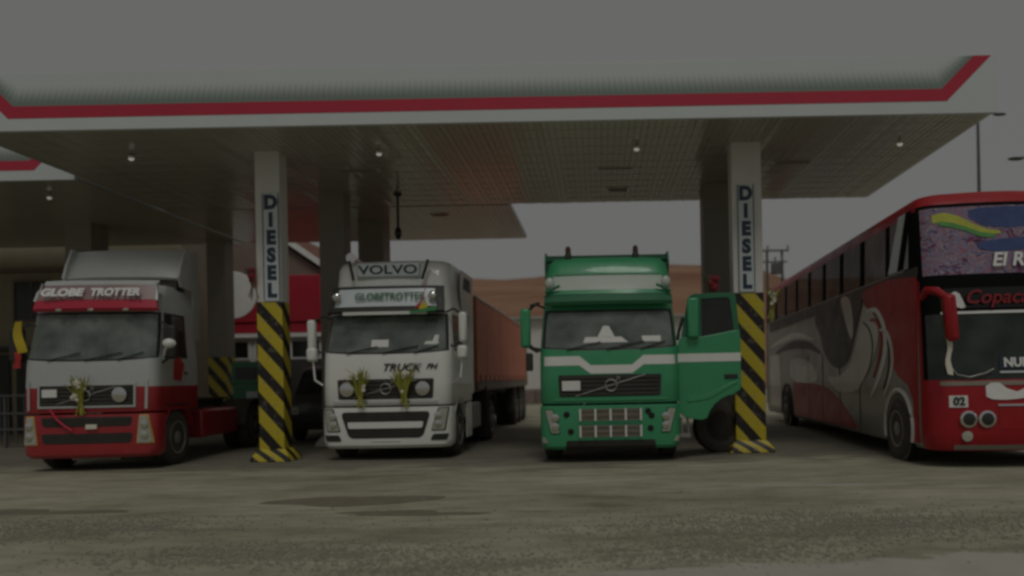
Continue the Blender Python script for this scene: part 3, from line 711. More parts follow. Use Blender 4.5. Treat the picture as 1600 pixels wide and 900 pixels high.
# ------------------------------------------------------------------ red and silver tractor unit
t = thing('tractor_unit', 'red and silver tractor unit with roof deflector and red visor', 'truck', (-9.10, 13.05, 0), R(4), 'trucks parked at the canopy')
t.scale = (.93, .96, 1.0)
Hr = [(3.14, 1.13, .44, 1.75, .24, .05, 0), (3.3, 1.08, .56, 1.75, .26, .05, 0), (3.41, 1.0, .75, 1.72, .3, .05, 0), (3.44, .9, .95, 1.68, .3, .05, 0)]
bump, cab = truck_front(t, ('red', 'red', 'silver'), Hr, 1.75, (1.96, 2.86), 2)
chassis(t, 1.75, 5.9)
for s in (-1, 1):
    wheel(t, s*1.06, FA, s); wheel(t, s*.93, 4.75, s, dual=True); mudguard(t, s*1.06, FA, .60, .36, 'red' if s > 0 else 'chassis', 20, 160); mudguard(t, s*.93, 4.75, .62, .68)
B(.62, 1.15, 2.15, 3.95, .42, 1.0).build('fuel_tank', 'red', t, .06); B(-1.15, -.62, 2.15, 3.75, .42, 1.0).build('fuel_tank', 'steel', t, .06)
m = MB(); m.prism([(-.45, 4.2), (.45, 4.2), (.5, 4.9), (.12, 5.3), (-.12, 5.3), (-.5, 4.9)], 1.16, 1.21, 'z'); m.box(-.35, .35, 4.4, 5.0, .98, 1.16); m.build('fifth_wheel', 'chassis', t)
p = MB(); p.tube([(.55, 2.02, .95), (.55, 2.02, 2.0)], .035); p.tube([(.62, 2.1, .95), (.62, 2.1, 1.75)], .025); p.build('hose_post', 'white', t)
h = MB()
for k in range(3): h.tube([(.5+.1*k, 2.02+.04*math.sin(i*1.2), 1.75-.04*i-.02*k) for i in range(18)], .016, 5)
h.build('air_hose', 'black', t)
grille(t, cab, 1.17, 1.53, .86, 'silver'); emblem(t, cab, .0, 1.35, .09, (-.55, 1.2, .55, 1.5))
for z0, z1 in ((.80, .97), (.50, .68)):
    bump.patch(z0, z1, -.80, .80, -.84, .84, .006, .03, .05).build('bumper_grille', 'black', t)
    for i in range(3): bump.patch(z0+.03+i*.05, z0+.045+i*.05, -.76, .76, -.77, .77, .016, .02, n=14, m=1).build('bumper_slat', 'chassis', t)
for s in (-1, 1):
    a = [s*1.20, s*.90, s*1.12, s*.96]; bl, br = min(a[:2]), max(a[:2]); tl, tr = min(a[2:]), max(a[2:])
    headlamp(t, bump, .48, 1.0, bl, br, tl, tr, 'lens', 'amberlens')
    cab.patch(1.10, 1.62, s*1.075-.02, s*1.075+.02, s*1.085-.02, s*1.085+.02, .02, .04, n=2, m=4).build('corner_vane', 'silver', t)
f = plate([(.10, 2.87), (.06, 2.92), (.10, 3.07)], 1.17, 1.13, .10, .04); f.build('sun_visor', 'crimson', t).location = (.07, .07, 0)
f = plate([(.098, 3.075), (.16, 3.20), (.24, 3.36)], 1.12, 1.06, .10, .03); f.build('visor_board', 'visorback', t).location = (.07, .07, 0)
f = MB(); n = 12
for z0, z1 in ((3.35, 3.44),): f.slab(*[[[(x, y+q+.10*abs(x/1.07)**3, z) for x in [-1.07+2.14*k/n for k in range(n+1)]] for y, z in ((.235, 3.355), (.33, 3.45))] for q in (0, .05)])
for s in (-1, 1): f.tube([(s*1.13, .20, 3.05), (s*1.10, .26, 3.22), (s*1.06, .33, 3.38)], .035)
f.build('visor_frame', 'silver', t).location = (.07, .07, 0)
text('visor_lettering', 'GLOBE', .215, 'whitetext', t, (-.49, .155, 3.20), (R(62), 0, 0), bold=.012, sx=1.15)
text('visor_lettering', 'TROTTER', .215, 'whitetext', t, (.49, .155, 3.20), (R(62), 0, 0), bold=.010, sx=.98)
for x in (-.62, -.02, .62): MB().ball((x+.07, .12+.10*abs(x/1.17)**3, 2.885), .05, 10, 6, (1.3, .5, .5)).build('marker_lamp', 'lens', t)
# roof deflector: curved shell with open sides
A, Bk = [], []
for q in range(9):
    u = q/8; y = 1.22+.20*u+.10*u*u; z = 3.62+.56*u; hw = 1.14
    xs = [-hw+2*hw*k/10 for k in range(11)]; A.append([(x, y+.08*(x/hw)**2, z-.03*(x/hw)**4) for x in xs]); Bk.append([(x, y+.05+.08*(x/hw)**2, z-.04-.03*(x/hw)**4) for x in xs])
MB().slab(A, Bk).build('roof_deflector', 'silver', t)
for s in (-1, 1):
    MB().prism([(1.3, 3.42), (1.20, 3.60), (1.30, 3.85), (1.50, 4.20), (2.05, 4.18), (2.05, 2.4), (1.78, 2.4), (1.78, 3.35)], s*1.12, s*1.17, 'x').build('deflector_side', 'silver', t, .01)
B(-1.05, 1.05, 1.34, 1.7, 3.40, 3.66).build('deflector_mount', 'chassis', t)
mirror(t, -1, -1.42, .30, 2.28, 'black'); mirror(t, 1, 1.42, .34, 2.30, 'black')
m = MB(); m.tube([(1.27, .35, 2.0), (1.40, .15, 2.15), (1.52, .02, 2.24)], .025); m.ball((1.56, -.01, 2.26), .085, 10, 7, (1.5, 1, 1)); m.build('spot_mirror', 'white', t)
y_ = MB(); y_.slab([[(-1.20-.05*math.sin(i*.5), .12+.01*i, 2.72-.075*i), (-1.34-.08*math.sin(i*.45), .08, 2.70-.078*i)] for i in range(10)], [[(-1.20-.05*math.sin(i*.5), .14+.01*i, 2.72-.075*i), (-1.34-.08*math.sin(i*.45), .10, 2.70-.078*i)] for i in range(10)])
o = y_.build('yellow_ribbon', 'yellow', t); o.scale = (.62, 1, .8); o.location = (-.47, 0, .52)
y_ = MB(); y_.slab([[(-1.24+.02*math.sin(i), .11, 2.12-.06*i), (-1.38+.03*math.sin(i*.8), .07, 2.10-.06*i)] for i in range(7)], [[(-1.24+.02*math.sin(i), .13, 2.12-.06*i), (-1.38+.03*math.sin(i*.8), .09, 2.10-.06*i)] for i in range(7)]); o = y_.build('red_ribbon', 'ribred', t); o.scale = (.6, 1, .8); o.location = (-.50, 0, .46)
MB().prism([(.75, 1.62), (1.05, 1.58), (1.2, 1.9), (1.0, 2.05), (.8, 1.98)], 1.241, 1.247, 'x').build('side_decal', 'ribred', t)
MB().box(1.232, 1.246, .42, 1.36, 1.13, 1.16).box(1.232, 1.25, 1.20, 1.32, 1.72, 1.76).build('door_handle', 'black', t)
pl = cab.patch(1.33, 1.47, -.80, -.52, -.80, -.52, .05, .02, n=2, m=1).build('number_plate', 'paper', t)
MB().lathe([(.13, .0), (.135, -.02), (.10, -.03)], (.62, cab.S(.62, 1.36)-.035, 1.36), 'y', 20).build('round_badge', 'chrome', t)
c = MB(); c.tube([(-.62, -.05, 1.12), (-.5, -.06, .95), (-.35, -.06, .82), (-.22, -.05, .74)], .022); c.build('tow_strap', 'crimson', t)
B(.02, .22, -.05, -.02, .76, .84).build('bumper_tag', 'blossom', t)
st = MB(); st.box(-.45, .45, .3, .45, .18, .26); st.build('under_spoiler', 'steel', t)
bunch('yellow and white flower bunch on the red truck grille', (-9.17, 13.02, 1.28), R(6), 22, .50, .14, 'blossom', 2, 7)

# ------------------------------------------------------------------ white truck with trailer
t = thing('tractor_unit', 'white truck with roof sign and two flower bunches on its grille', 'truck', (-4.04, 13.9, 0), R(-1), 'trucks parked at the canopy')
Hw = [(3.10, 1.14, .42, 2.15, .24, .05, 0), (3.40, 1.12, .50, 2.15, .24, .05, 0), (3.72, 1.12, .58, 2.15, .24, .05, 0), (3.85, 1.09, .66, 2.12, .26, .05, 0), (3.90, 1.0, .80, 2.08, .28, .05, 0)]
bump, cab = truck_front(t, ('white', 'white', 'white'), Hw, 2.15, (2.02, 2.80))
chassis(t, 2.15, 6.1)
for s in (-1, 1):
    wheel(t, s*1.06, FA, s); wheel(t, s*.93, 4.7, s, dual=True); mudguard(t, s*1.06, FA, .60, .36, 'white', 20, 160); mudguard(t, s*.93, 4.7, .64, .70)
    B(min(s*.64, s*1.16), max(s*.64, s*1.16), 2.2, 3.7, .38, 1.0).build('fuel_tank', 'steel', t, .06)
    MB().prism([(1.62, .30), (1.62, 1.02), (2.15, 1.04), (2.15, .30)], s*1.20, s*1.235, 'x').build('step_panel', 'white', t, .01)
    B(min(s*.60, s*1.25), max(s*.60, s*1.25), 4.0, 4.03, .12, 1.35).build('mud_flap', 'black', t)
    MB().prism([(1.55, 2.9), (1.40, 3.4), (1.50, 3.80), (2.75, 3.80), (2.65, 1.2), (2.2, 1.2), (2.2, 2.9)], s*1.165, s*1.195, 'x').build('side_fairing', 'white', t, .01)
    MB().prism([(1.6, 3.42), (1.75, 3.68), (2.4, 3.68), (2.4, 3.40)], s*1.196, s*1.200, 'x').build('fairing_opening', 'black', t)
grille(t, cab, 1.17, 1.55, .90); emblem(t, cab, .02, 1.36, .10, (-.6, 1.2, .6, 1.52))
cab.patch(1.09, 1.14, -1.0, 1.0, -1.0, 1.0, .02, .03, .02, m=2).build('grille_lip', 'chrome', t)
MB().lathe([(.13, .0), (.135, -.03), (.09, -.04)], (-.72, cab.S(.72, 1.36)-.03, 1.36), 'y', 20).build('round_badge', 'chrome', t)
MB().lathe([(.13, .0), (.135, -.03), (.09, -.04)], (.72, cab.S(.72, 1.36)-.03, 1.36), 'y', 20).build('round_badge', 'chrome', t)
bump.patch(.43, .93, -.70, .70, -.86, .86, .006, .03, .09).build('bumper_grille', 'black', t)
bump.patch(.62, .74, -.70, .70, -.72, .72, .03, .04, .03).build('bumper_bar', 'white', t)
for z in (.50, .56, .80, .86): bump.patch(z-.008, z+.008, -.70, .70, -.70, .70, .014, .02, n=14, m=1).build('bumper_slat', 'chassis', t)
for s in (-1, 1):
    a = [s*1.13, s*.86, s*1.20, s*1.0]; headlamp(t, bump, .56, 1.0, min(a[:2]), max(a[:2]), min(a[2:]), max(a[2:]), 'lens')
    a = [s*1.15, s*.84, s*1.19, s*.90]; bump.patch(.38, .50, min(a[:2]), max(a[:2]), min(a[2:]), max(a[2:]), .010, .03, .03, n=6).build('fog_lamp', 'darkglass', t)
pl = bump.patch(.25, .38, -.27, .27, -.27, .27, .012, .03, n=2, m=1).build('number_plate', 'paper', t)
text('front_lettering', 'TRUCK', .20, 'darktext', t, (.30, cab.S(.3, 1.78)-.018, 1.76), shear=.35, bold=.004, sx=1.1)
text('front_lettering', 'FH', .15, 'darktext', t, (.87, cab.S(.87, 1.78)-.012, 1.77), shear=.35, bold=.004, sx=1.1)
f = plate([(.10, 2.80), (.06, 2.85), (.24, 3.34)], 1.15, 1.08, .12, .03); f.build('sun_visor', 'dkgreen' if False else 'black', t)
f = plate([(.072, 2.93), (.125, 3.10), (.20, 3.28)], .98, .92, .075, .02); f.build('visor_board', 'signpanel', t)
text('visor_lettering', 'GLOBETROTTER', .20, 'greentext', t, (.10, .095, 3.12), (R(68), 0, 0), bold=.004, sx=.9)
f = plate([(.03, 2.77), (.025, 2.83)], .80, .80, .05, .03); f.build('light_bar', 'white', t)
for x in (-.92, .92): MB().ball((x, .10, 3.12), .09, 12, 8, (1, .6, 1)).build('marker_lamp', 'chrome', t)
B(-.66, .58, .48, .62, 3.54, 3.82).build('roof_sign', 'signpanel', t, .03)
text('sign_lettering', 'VOLVO', .24, 'darktext', t, (-.04, .474, 3.68), bold=.004, sx=1.45)
for x0, x1 in ((-.78, -.70), (.76, .64)): MB().tube([(x0 if x0 < 0 else x0, .44, 3.86), (x1, .42, 3.48)], .03).build('sign_strut', 'black', t)
m = MB(); m.lathe([(.10, 0), (.045, .25), (.03, .6)], (-.80, .58, 3.95), 'y', 12); m.box(-.82, -.78, .7, .8, 3.82, 3.94); m.build('air_horn', 'chrome', t)
m = MB(); m.slab([[(.70+.035*i, .02, 2.80+.02*i*i*.35), (.66+.035*i, .05, 2.90+.03*i)] for i in range(5)], [[(.70+.035*i, .04, 2.80+.02*i*i*.35), (.66+.035*i, .07, 2.90+.03*i)] for i in range(5)]); m.build('ribbon_yellow', 'yellow', t)
m = MB(); m.slab([[(.60+.05*i, .04, 2.86+.025*i*i), (.62+.05*i, .05, 2.95+.028*i*i)] for i in range(5)], [[(.60+.05*i, .06, 2.86+.025*i*i), (.62+.05*i, .07, 2.95+.028*i*i)] for i in range(5)]); m.build('ribbon_red', 'ribred', t)
m = MB(); m.slab([[(.50+.10*i, .0, 2.78+.01*i), (.50+.10*i, .02, 2.82+.02*i)] for i in range(6)], [[(.50+.10*i, .02, 2.78+.01*i), (.50+.10*i, .04, 2.82+.02*i)] for i in range(6)]); m.build('ribbon_green', 'ribgreen', t)
cab.patch(2.16, 2.30, -.28, .05, -.28, .05, .004, .006, n=4, m=2).build('paper_sheet', 'paper', t); cab.patch(2.20, 2.26, .72, 1.0, .76, 1.0, .004, .006, n=4, m=2).build('paper_sheet', 'paper', t); cab.patch(2.26, 2.38, .88, .98, .92, 1.0, .004, .006, n=2, m=2).build('paper_sheet', 'paper', t)
for s in (-1, 1):
    mirror(t, s, s*1.46, .25, 2.52 if s > 0 else 2.42, 'white', .58, .155)
    o = B(-.095, .095, -.10, .08, -.13, .13).build('lower_mirror', 'white', t, .05); o.location = (s*1.45, .22, 2.04)
    MB().tube([(s*1.44, .22, 1.92), (s*1.40, .2, 1.55), (s*1.25, .2, 1.45)], .018).build('mirror_stay', 'white', t)
bunch('left of two yellow flower bunches on the white truck grille', (-4.48, 13.82, 1.30), 0, 26, .56, .20, 'blossom', 3, 6)
bunch('right of two yellow flower bunches on the white truck grille', (-3.66, 13.82, 1.30), 0, 28, .62, .20, 'blossom', 4, 5)
t = thing('trailer', 'red curtain sided trailer coupled behind the white truck', 'trailer', (-4.03, 16.9, 0), R(-.3))
Lt = 11.2
for s in (-1, 1):
    rows, rows2 = [], []
    for i in range(57):
        y = Lt*i/56; b = .018*math.sin(i*math.pi/2)+.012*math.sin(i*.9)
        rows.append([(s*(1.235+b*(1-abs(2*q-1)**4)), y, 1.47+q*1.93) for q in [k/6 for k in range(7)]]); rows2.append([(s*1.20, y, 1.47+q*1.93) for q in [k/6 for k in range(7)]])
    MB().slab(rows, rows2).build('side_curtain', 'tarp', t, smooth=60)
    m = MB(); m.box(min(s*1.20, s*1.27), max(s*1.20, s*1.27), 0, Lt, 1.27, 1.46); m.build('side_rail', 'rail', t)
    B(min(s*1.18, s*1.262), max(s*1.18, s*1.262), Lt-.10, Lt, 1.27, 3.42).build('corner_post', 'rail', t); B(min(s*1.18, s*1.262), max(s*1.18, s*1.262), 0, .10, 1.27, 3.42).build('corner_post', 'tarp', t)
    m = MB(); m.tube([(s*1.24, 0, 3.42), (s*1.24, Lt, 3.42)], .03); m.build('top_rail', 'buspale', t)
    for i in range(15): B(min(s*1.258, s*1.272), max(s*1.258, s*1.272), .4+i*.75, .43+i*.75, 1.38, 1.62).build('tie_strap', 'chassis', t)
    for i in range(5): B(min(s*1.0, s*1.25), max(s*1.0, s*1.25), 6.7+i*.9, 6.73+i*.9, .45, 1.25).build('mud_flap', 'steel' if i % 2 else 'chassis', t)
    for y in (7.6, 8.9, 10.2): wheel(t, s*.93, y, s, dual=True)
    B(min(s*.5, s*.6), max(s*.5, s*.6), 2.6, 2.75, .1, 1.2).build('landing_leg', 'chassis', t)
B(-1.19, 1.19, 0, .05, 1.3, 3.4).build('front_panel', 'tarp', t); B(-1.19, 1.19, Lt-.05, Lt, 1.3, 3.4).build('rear_panel', 'tarp', t)
B(-1.21, 1.21, .02, Lt-.02, 3.40, 3.43).build('roof_sheet', 'tarp', t); B(-1.19, 1.19, .0, Lt, 1.22, 1.30).build('deck', 'rail', t)
B(-.45, .45, .5, Lt-.3, .85, 1.2).build('frame_rail', 'chassis', t)

# ------------------------------------------------------------------ green truck
t = thing('tractor_unit', 'green truck with white band, roof beacons and driver door open', 'truck', (.20, 12.9, 0), 0, 'trucks parked at the canopy')
Hg = [(3.08, 1.15, .42, 2.15, .22, .05, 0), (3.36, 1.14, .47, 2.15, .24, .05, 0), (3.60, 1.10, .56, 2.15, .28, .05, 0), (3.71, 1.03, .70, 2.12, .32, .05, 0), (3.76, .9, .95, 2.08, .3, .05, 0)]
bump, cab = truck_front(t, ('green', 'green', 'green'), Hg, 2.15, (1.98, 2.72))
chassis(t, 2.15, 6.1)
for s in (-1, 1):
    wheel(t, s*1.06, FA, s); wheel(t, s*.93, 4.7, s, dual=True); mudguard(t, s*1.06, FA, .60, .36, 'dkgreen', 20, 160); mudguard(t, s*.93, 4.7, .64, .70)
    B(min(s*.64, s*1.16), max(s*.64, s*1.16), 2.2, 3.7, .38, 1.0).build('fuel_tank', 'steel', t, .06)
    MB().prism([(1.2, 3.0), (.95, 3.68), (1.1, 3.88), (2.6, 3.90), (2.6, 1.2), (2.2, 1.2), (2.2, 3.0)], s*1.14, s*1.175, 'x').build('side_fairing', 'dkgreen', t, .01)
A = [[(x, .98+.5*q, 3.72+.17*q) for x in (-1.14, -.6, 0, .6, 1.14)] for q in (0, .5, 1)]; MB().slab(A, [[(x, y+.06, z-.05) for x, y, z in r] for r in A]).build('roof_deflector', 'dkgreen', t)
for x in (-.72, .53):
    o = MB().lathe([(.06, 3.70), (.06, 3.80), (.05, 3.82)], (x, .78, 0), 'z', 14).build('beacon', 'black', t)
    MB().lathe([(.05, 3.82), (.052, 3.88), (.04, 3.93), (.01, 3.95)], (x, .78, 0), 'z', 14).build('beacon_lens', 'beaconlens', o)
grille(t, cab, 1.17, 1.55, .89); emblem(t, cab, .02, 1.36, .10, (-.6, 1.18, .62, 1.54))
cab.patch(1.10, 1.145, -1.0, 1.0, -1.0, 1.0, .015, .03, .02, m=2).build('grille_lip', 'green', t)
cab.patch(1.28, 1.45, -.84, -.52, -.84, -.52, .045, .02, n=2, m=1).build('number_plate', 'paper', t)
# white band that dips in the middle
bd = MB()
for pts in ([(-1.235, 1.72, 1.885), (-.53, 1.72, 1.885)], [(-.53, 1.72, 1.885), (-.33, 1.57, 1.72)], [(-.33, 1.57, 1.72), (.40, 1.57, 1.72)], [(.40, 1.57, 1.72), (.60, 1.72, 1.885)], [(.60, 1.72, 1.885), (1.235, 1.72, 1.885)]):
    (xa, a0, a1), (xb, b0, b1) = pts; n = 8; rowA = []; rowB = []
    for q in range(3):
        ra = []
        for k in range(n+1):
            u = k/n; x = xa+(xb-xa)*u; zz = (a0+(b0-a0)*u)*(1-q/2)+(a1+(b1-a1)*u)*q/2; ra.append((x, cab.S(x, zz)-.006, zz))
        rowA.append(ra); rowB.append([(x, y+.02, z) for x, y, z in ra])
    bd.slab(rowA, rowB)
bd.build('white_band', 'white', t, smooth=60)
MB().box(1.236, 1.243, .33, .36, 1.72, 1.885).build('band_edge', 'white', t)
for s in (-1, 1):
    a = [s*1.06, s*.88, s*1.17, s*1.0]; headlamp(t, bump, .52, .96, min(a[:2]), max(a[:2]), min(a[2:]), max(a[2:]), 'lens', 'dkgreen')
    a = [s*1.21, s*1.10, s*1.235, s*1.16]; bump.patch(.36, .46, min(a[:2]), max(a[:2]), min(a[2:]), max(a[2:]), .012, .03, n=3, m=2).build('fog_lamp', 'lens', t)
for x, z in ((-.77, .86), (-.70, .56), (.72, .82), (.70, .60), (.66, .90)): MB().lathe([(.05, 0), (.055, -.012), (.035, -.014)], (x, bump.S(x, z)-.0, z), 'y', 14).build('bumper_hole', 'blackgloss', t)
bump.patch(.24, .40, -.80, .80, -.78, .78, .008, .03, .03).build('bumper_grille', 'black', t)
for zi, (z0, z1) in enumerate(((.745, .955), (.46, .665))):
    bump.patch(z0, z1, -.53, .53, -.53, .53, .006, .02, n=10, m=2).build('bumper_slot', 'dkgreen', t)
    for i in range(4): bump.patch(z0+.02, z1-.02, -.51+i*.265, -.51+i*.265+.225, -.51+i*.265, -.51+i*.265+.225, .012, .02, n=2, m=1).build('slot_mesh', 'mud', t)
    for i in range(5): x = -.53+i*.265; MB().tube([(x, -.045, z0), (x, -.045, z1)], .02, 8).build('guard_post', 'whitetext', t)
    for z in (z0+.01, (z0+z1)/2, z1-.01): MB().tube([(-.53, -.04, z), (.53, -.04, z)], .008, 6).build('guard_bar', 'rail', t)
f = plate([(.13, 2.80), (.10, 2.86), (.13, 2.98)], 1.15, 1.14, .14, .03); f.build('sun_visor', 'dkgreen', t)
f = plate([(.122, 2.985), (.15, 3.06)], 1.10, 1.09, .12, .03); f.build('visor_lip', 'green', t)
f = plate([(.155, 3.063), (.24, 3.20), (.34, 3.34)], 1.00, .98, .12, .02); f.build('visor_board', 'palegreen', t)
for s in (-1, 1): MB().ball((s*1.04, .30, 3.20), .10, 12, 8, (.9, .7, 1.1)).build('marker_lamp', 'palegreen', t)
for s in (-1, 1): MB().tube([(s*.86, .16, 3.14), (s*1.12, .22, 3.02)], .025).build('visor_bracket', 'dkgreen', t)
cab.patch(3.37, 3.39, -.95, .95, -.95, .95, .008, .02, m=1).build('roof_seam', 'dkgreen', t)
cab.patch(2.12, 2.22, -.46, .34, -.42, .22, .004, .006, n=8, m=2).build('paper_sheet', 'paper', t); cab.patch(2.223, 2.42, -.20, .10, -.10, .0, .004, .006, n=4, m=3).build('paper_sheet', 'paper', t)
cab.patch(2.13, 2.23, .60, .92, .58, .92, .004, .006, n=4, m=2).build('paper_sheet', 'paper', t)
mirror(t, -1, -1.48, .22, 2.40, 'green', .70, .18)
o = B(-.06, .06, -.08, .06, -.16, .16).build('lower_mirror', 'black', t, .03); o.location = (-1.42, .22, 1.80)
MB().tube([(-1.24, .3, 2.85), (-1.38, .2, 2.80), (-1.38, .2, 2.72)], .028).tube([(-1.24, .3, 2.02), (-1.38, .2, 2.05), (-1.38, .2, 2.1)], .028).build('mirror_stay', 'black', t)
# open door: swings out on the front hinge, its outer face towards the road
dr = bpy.data.objects.new('open_door', None); C.objects.link(dr); dr.parent = t; dr.location = (1.245, .40, 0); dr.rotation_euler = (0, 0, R(-3))
ol = [(.0, .86), (.12, .74), (.40, .70)]
cx, cz, rr_ = 1.06, .58, .58
for a in (165, 150, 135, 120, 108, 98): ol.append((cx+rr_*math.cos(R(a)), cz+rr_*math.sin(R(a))))
ol += [(1.10, 1.235), (1.12, 1.30), (1.12, 2.15), (1.05, 2.93), (1.0, 2.98), (.30, 2.98), (.20, 2.92), (0, 2.10)]
wn = [(.43, 2.20), (.98, 2.30), (1.0, 2.36), (.94, 2.86), (.90, 2.90), (.43, 2.88)]
# door skin as frame pieces round the window
low = [p for p in ol if p[1] <= 2.16]+[]
MB().prism([(0, 2.10)]+[(0, .86), (.12, .74), (.40, .70)]+ol[3:9]+[(1.10, 1.235), (1.12, 1.30), (1.12, 2.15), (1.105, 2.32), (.98, 2.30), (.43, 2.20), (.06, 2.20)], -.035, .035, 'y').build('door_skin', 'green', dr, .012)
MB().prism([(.06, 2.203), (.43, 2.203), (.43, 2.88), (.90, 2.90), (.94, 2.86), (.995, 2.40), (1.0, 2.312), (1.104, 2.325), (1.05, 2.93), (1.0, 2.98), (.30, 2.98), (.20, 2.92)], -.03, .03, 'y').build('window_frame', 'dkgreen', dr, .008)
MB().prism(wn, -.008, .008, 'y').build('door_window', 'darkglass', dr)
B(0.0, 1.118, -.042, -.033, 1.75, 1.90).build('white_band', 'white', dr)
B(.82, 1.06, -.06, -.036, 1.44, 1.52).build('door_handle', 'black', dr, .01)
MB().prism([(.15, 1.02), (.55, 1.08), (1.05, 1.36), (1.05, 1.42), (.5, 1.16), (.15, 1.10)], -.05, -.034, 'y').build('door_crease', 'green', dr, .008)
o = B(.17, .38, -.16, -.03, 2.18, 2.90).build('mirror', 'green', dr, .04)
MB().tube([(.10, -.05, 2.55), (.02, -.02, 2.3), (.0, 0, 2.15)], .03).build('mirror_arm', 'black', dr)
m = MB(); 
for z in (.32, .62): m.box(.98, 1.22, 1.60, 1.8, z, z+.05)
m.box(1.17, 1.2, 1.58, 1.8, .3, .95); m.build('step', 'chassis', t)
st = MB(); st.box(1.24, 1.44, .3, .6, .40, .46); st.tube([(1.30, .45, .45), (1.28, .45, .75)], .02); st.tube([(1.42, .45, .45), (1.40, .45, .75)], .02); st.build('door_step', 'steel', t)

# spare tyre by the right column
t = thing('spare_tyre', 'black truck tyre leaning beside the right striped column', 'tyre', (2.34, 14.45, 0))
o = MB().lathe([(.30, -.14), (.42, -.15), (.50, -.11), (.51, -.05), (.51, .05), (.50, .11), (.42, .15), (.30, .14), (.28, 0), (.30, -.14)], (0, 0, 0), 'y', 36).build('tyre', 'rubber', t); o.location = (0, 0, .50); o.rotation_euler = (R(-7), 0, R(12))
o = MB().lathe([(.30, -.10), (.30, -.07), (.20, -.03), (.12, -.06), (.03, -.07)], (0, 0, 0), 'y', 24).build('rim', 'steel', t); o.location = (0, 0, .50); o.rotation_euler = (R(-7), 0, R(12))

# flower bunches tied to the columns
bunch('red flower bunch above the open green door', (2.18, 13.9, 3.12), 0, 16, .34, .14, 'redbloom', 12, 16, 'mud')
bunch('pale yellow flower bunch on the right column edge by the bus', (3.40, 14.3, 2.86), R(20), 18, .36, .12, 'blossom', 13, 8)
bunch('dark red flower bunch on the left edge of the left column', (-6.62, 14.2, 3.45), 0, 14, .40, .07, 'redbloom', 14, 9, 'mud')

# ------------------------------------------------------------------ bus
t = thing('coach', 'tall red and silver coach with painted upper windscreen', 'bus', (6.38, 11.12, 0), R(-2.4)); LB = 13.3
BL = [(.27, 1.22, .10, LB, .3, .08, 0), (.34, 1.27, .03, LB, .34, .10, 0), (.55, 1.285, .0, LB, .36, .10, 0), (.95, 1.29, .0, LB, .38, .10, 0), (1.20, 1.29, .015, LB, .38, .10, 0), (1.30, 1.29, .03, LB, .38, .10, 0), (1.36, 1.29, .045, LB, .38, .10, 0),
      (1.9, 1.288, .09, LB, .36, .10, 0), (2.38, 1.285, .145, LB, .34, .10, 0), (2.44, 1.285, .155, LB, .34, .10, 0), (2.80, 1.28, .20, LB, .32, .10, 0), (2.94, 1.28, .22, LB, .32, .10, 0), (3.0, 1.278, .23, LB, .30, .10, 0), (3.20, 1.275, .26, LB, .30, .10, 0),
      (3.7, 1.265, .33, LB, .30, .10, 0), (4.08, 1.255, .39, LB, .30, .10, 0), (4.14, 1.25, .41, LB, .30, .10, 0), (4.26, 1.22, .47, LB, .32, .10, 0), (4.35, 1.12, .60, LB-.08, .4, .10, 0), (4.40, .95, .85, LB-.2, .4, .10, 0), (4.42, .7, 1.2, LB-.4, .4, .10, 0)]
BY = [.52, .98, 1.18, 1.84, 2.06]
piv = []
y = 2.1
while y < LB-1.2: BY += [y+1.12, y+1.42]; y += 1.42
bus = Body(BL, TF, BY, 6)
def bcls(i, k):
    kk, j = k
    if i == 'top': return 'top'
    if i == 'bottom': return 'under'
    side = kk in ('LS', 'RS'); front = kk == 'F' or kk in ('LA', 'RA')
    if i >= 18: return 'top'
    if i >= 16: return 'roof'
    if front and (kk == 'F' or j >= 1):
        if 12 <= i <= 14: return 'mural' if (kk == 'F' or j >= 2) else 'black'
        if 7 <= i <= 7 or i == 6: return 'screen' if (kk == 'F' or j >= 2) else 'black'
        if 8 <= i <= 11 or i == 15: return 'black'
    if i == 15 and side: return 'roof'
    if front and 11 <= i <= 14: return 'black'
    if i >= 6 and i <= 11 and front: return 'red'
    if i < 6 and front: return 'red'
    if side:
        if 13 <= i <= 14:
            if j == 0: return 'win%s0' % kk
            if j == 2: return 'pale'
            return 'win%s%d' % (kk, j) if (j % 2 == 1 and j >= 3) else 'black'
        if i == 12 and j < 3: return 'black'
        if i == 15: return 'black'
        return 'red' if j < 1 else 'silver'
    return 'silver' if i < 12 else 'red'
bp = bus.loft(bcls)
names = {'top': ('roof_top', 'bussilver'), 'roof': ('roof', 'busred'), 'under': ('underside', 'chassis'), 'mural': ('mural_windscreen', 'mural'), 'black': ('window_surround', 'pillarblack'), 'screen': ('windscreen', 'busscreen'), 'red': ('front_shell', 'busred'), 'silver': ('side_panel', 'bussilver'), 'pale': ('pillar', 'bussilver')}
for k, mb in bp.items():
    if k in names: mb.build_split(names[k][0], names[k][1], t)
    else: mb.build('side_window', 'busglass', t, smooth=40, clean=True)
def sidepatch(name, pts, m, off=.006, xs=-1.292):
    MB().prism(pts, xs-off, xs+.05, 'x').build(name, m, t, smooth=0)
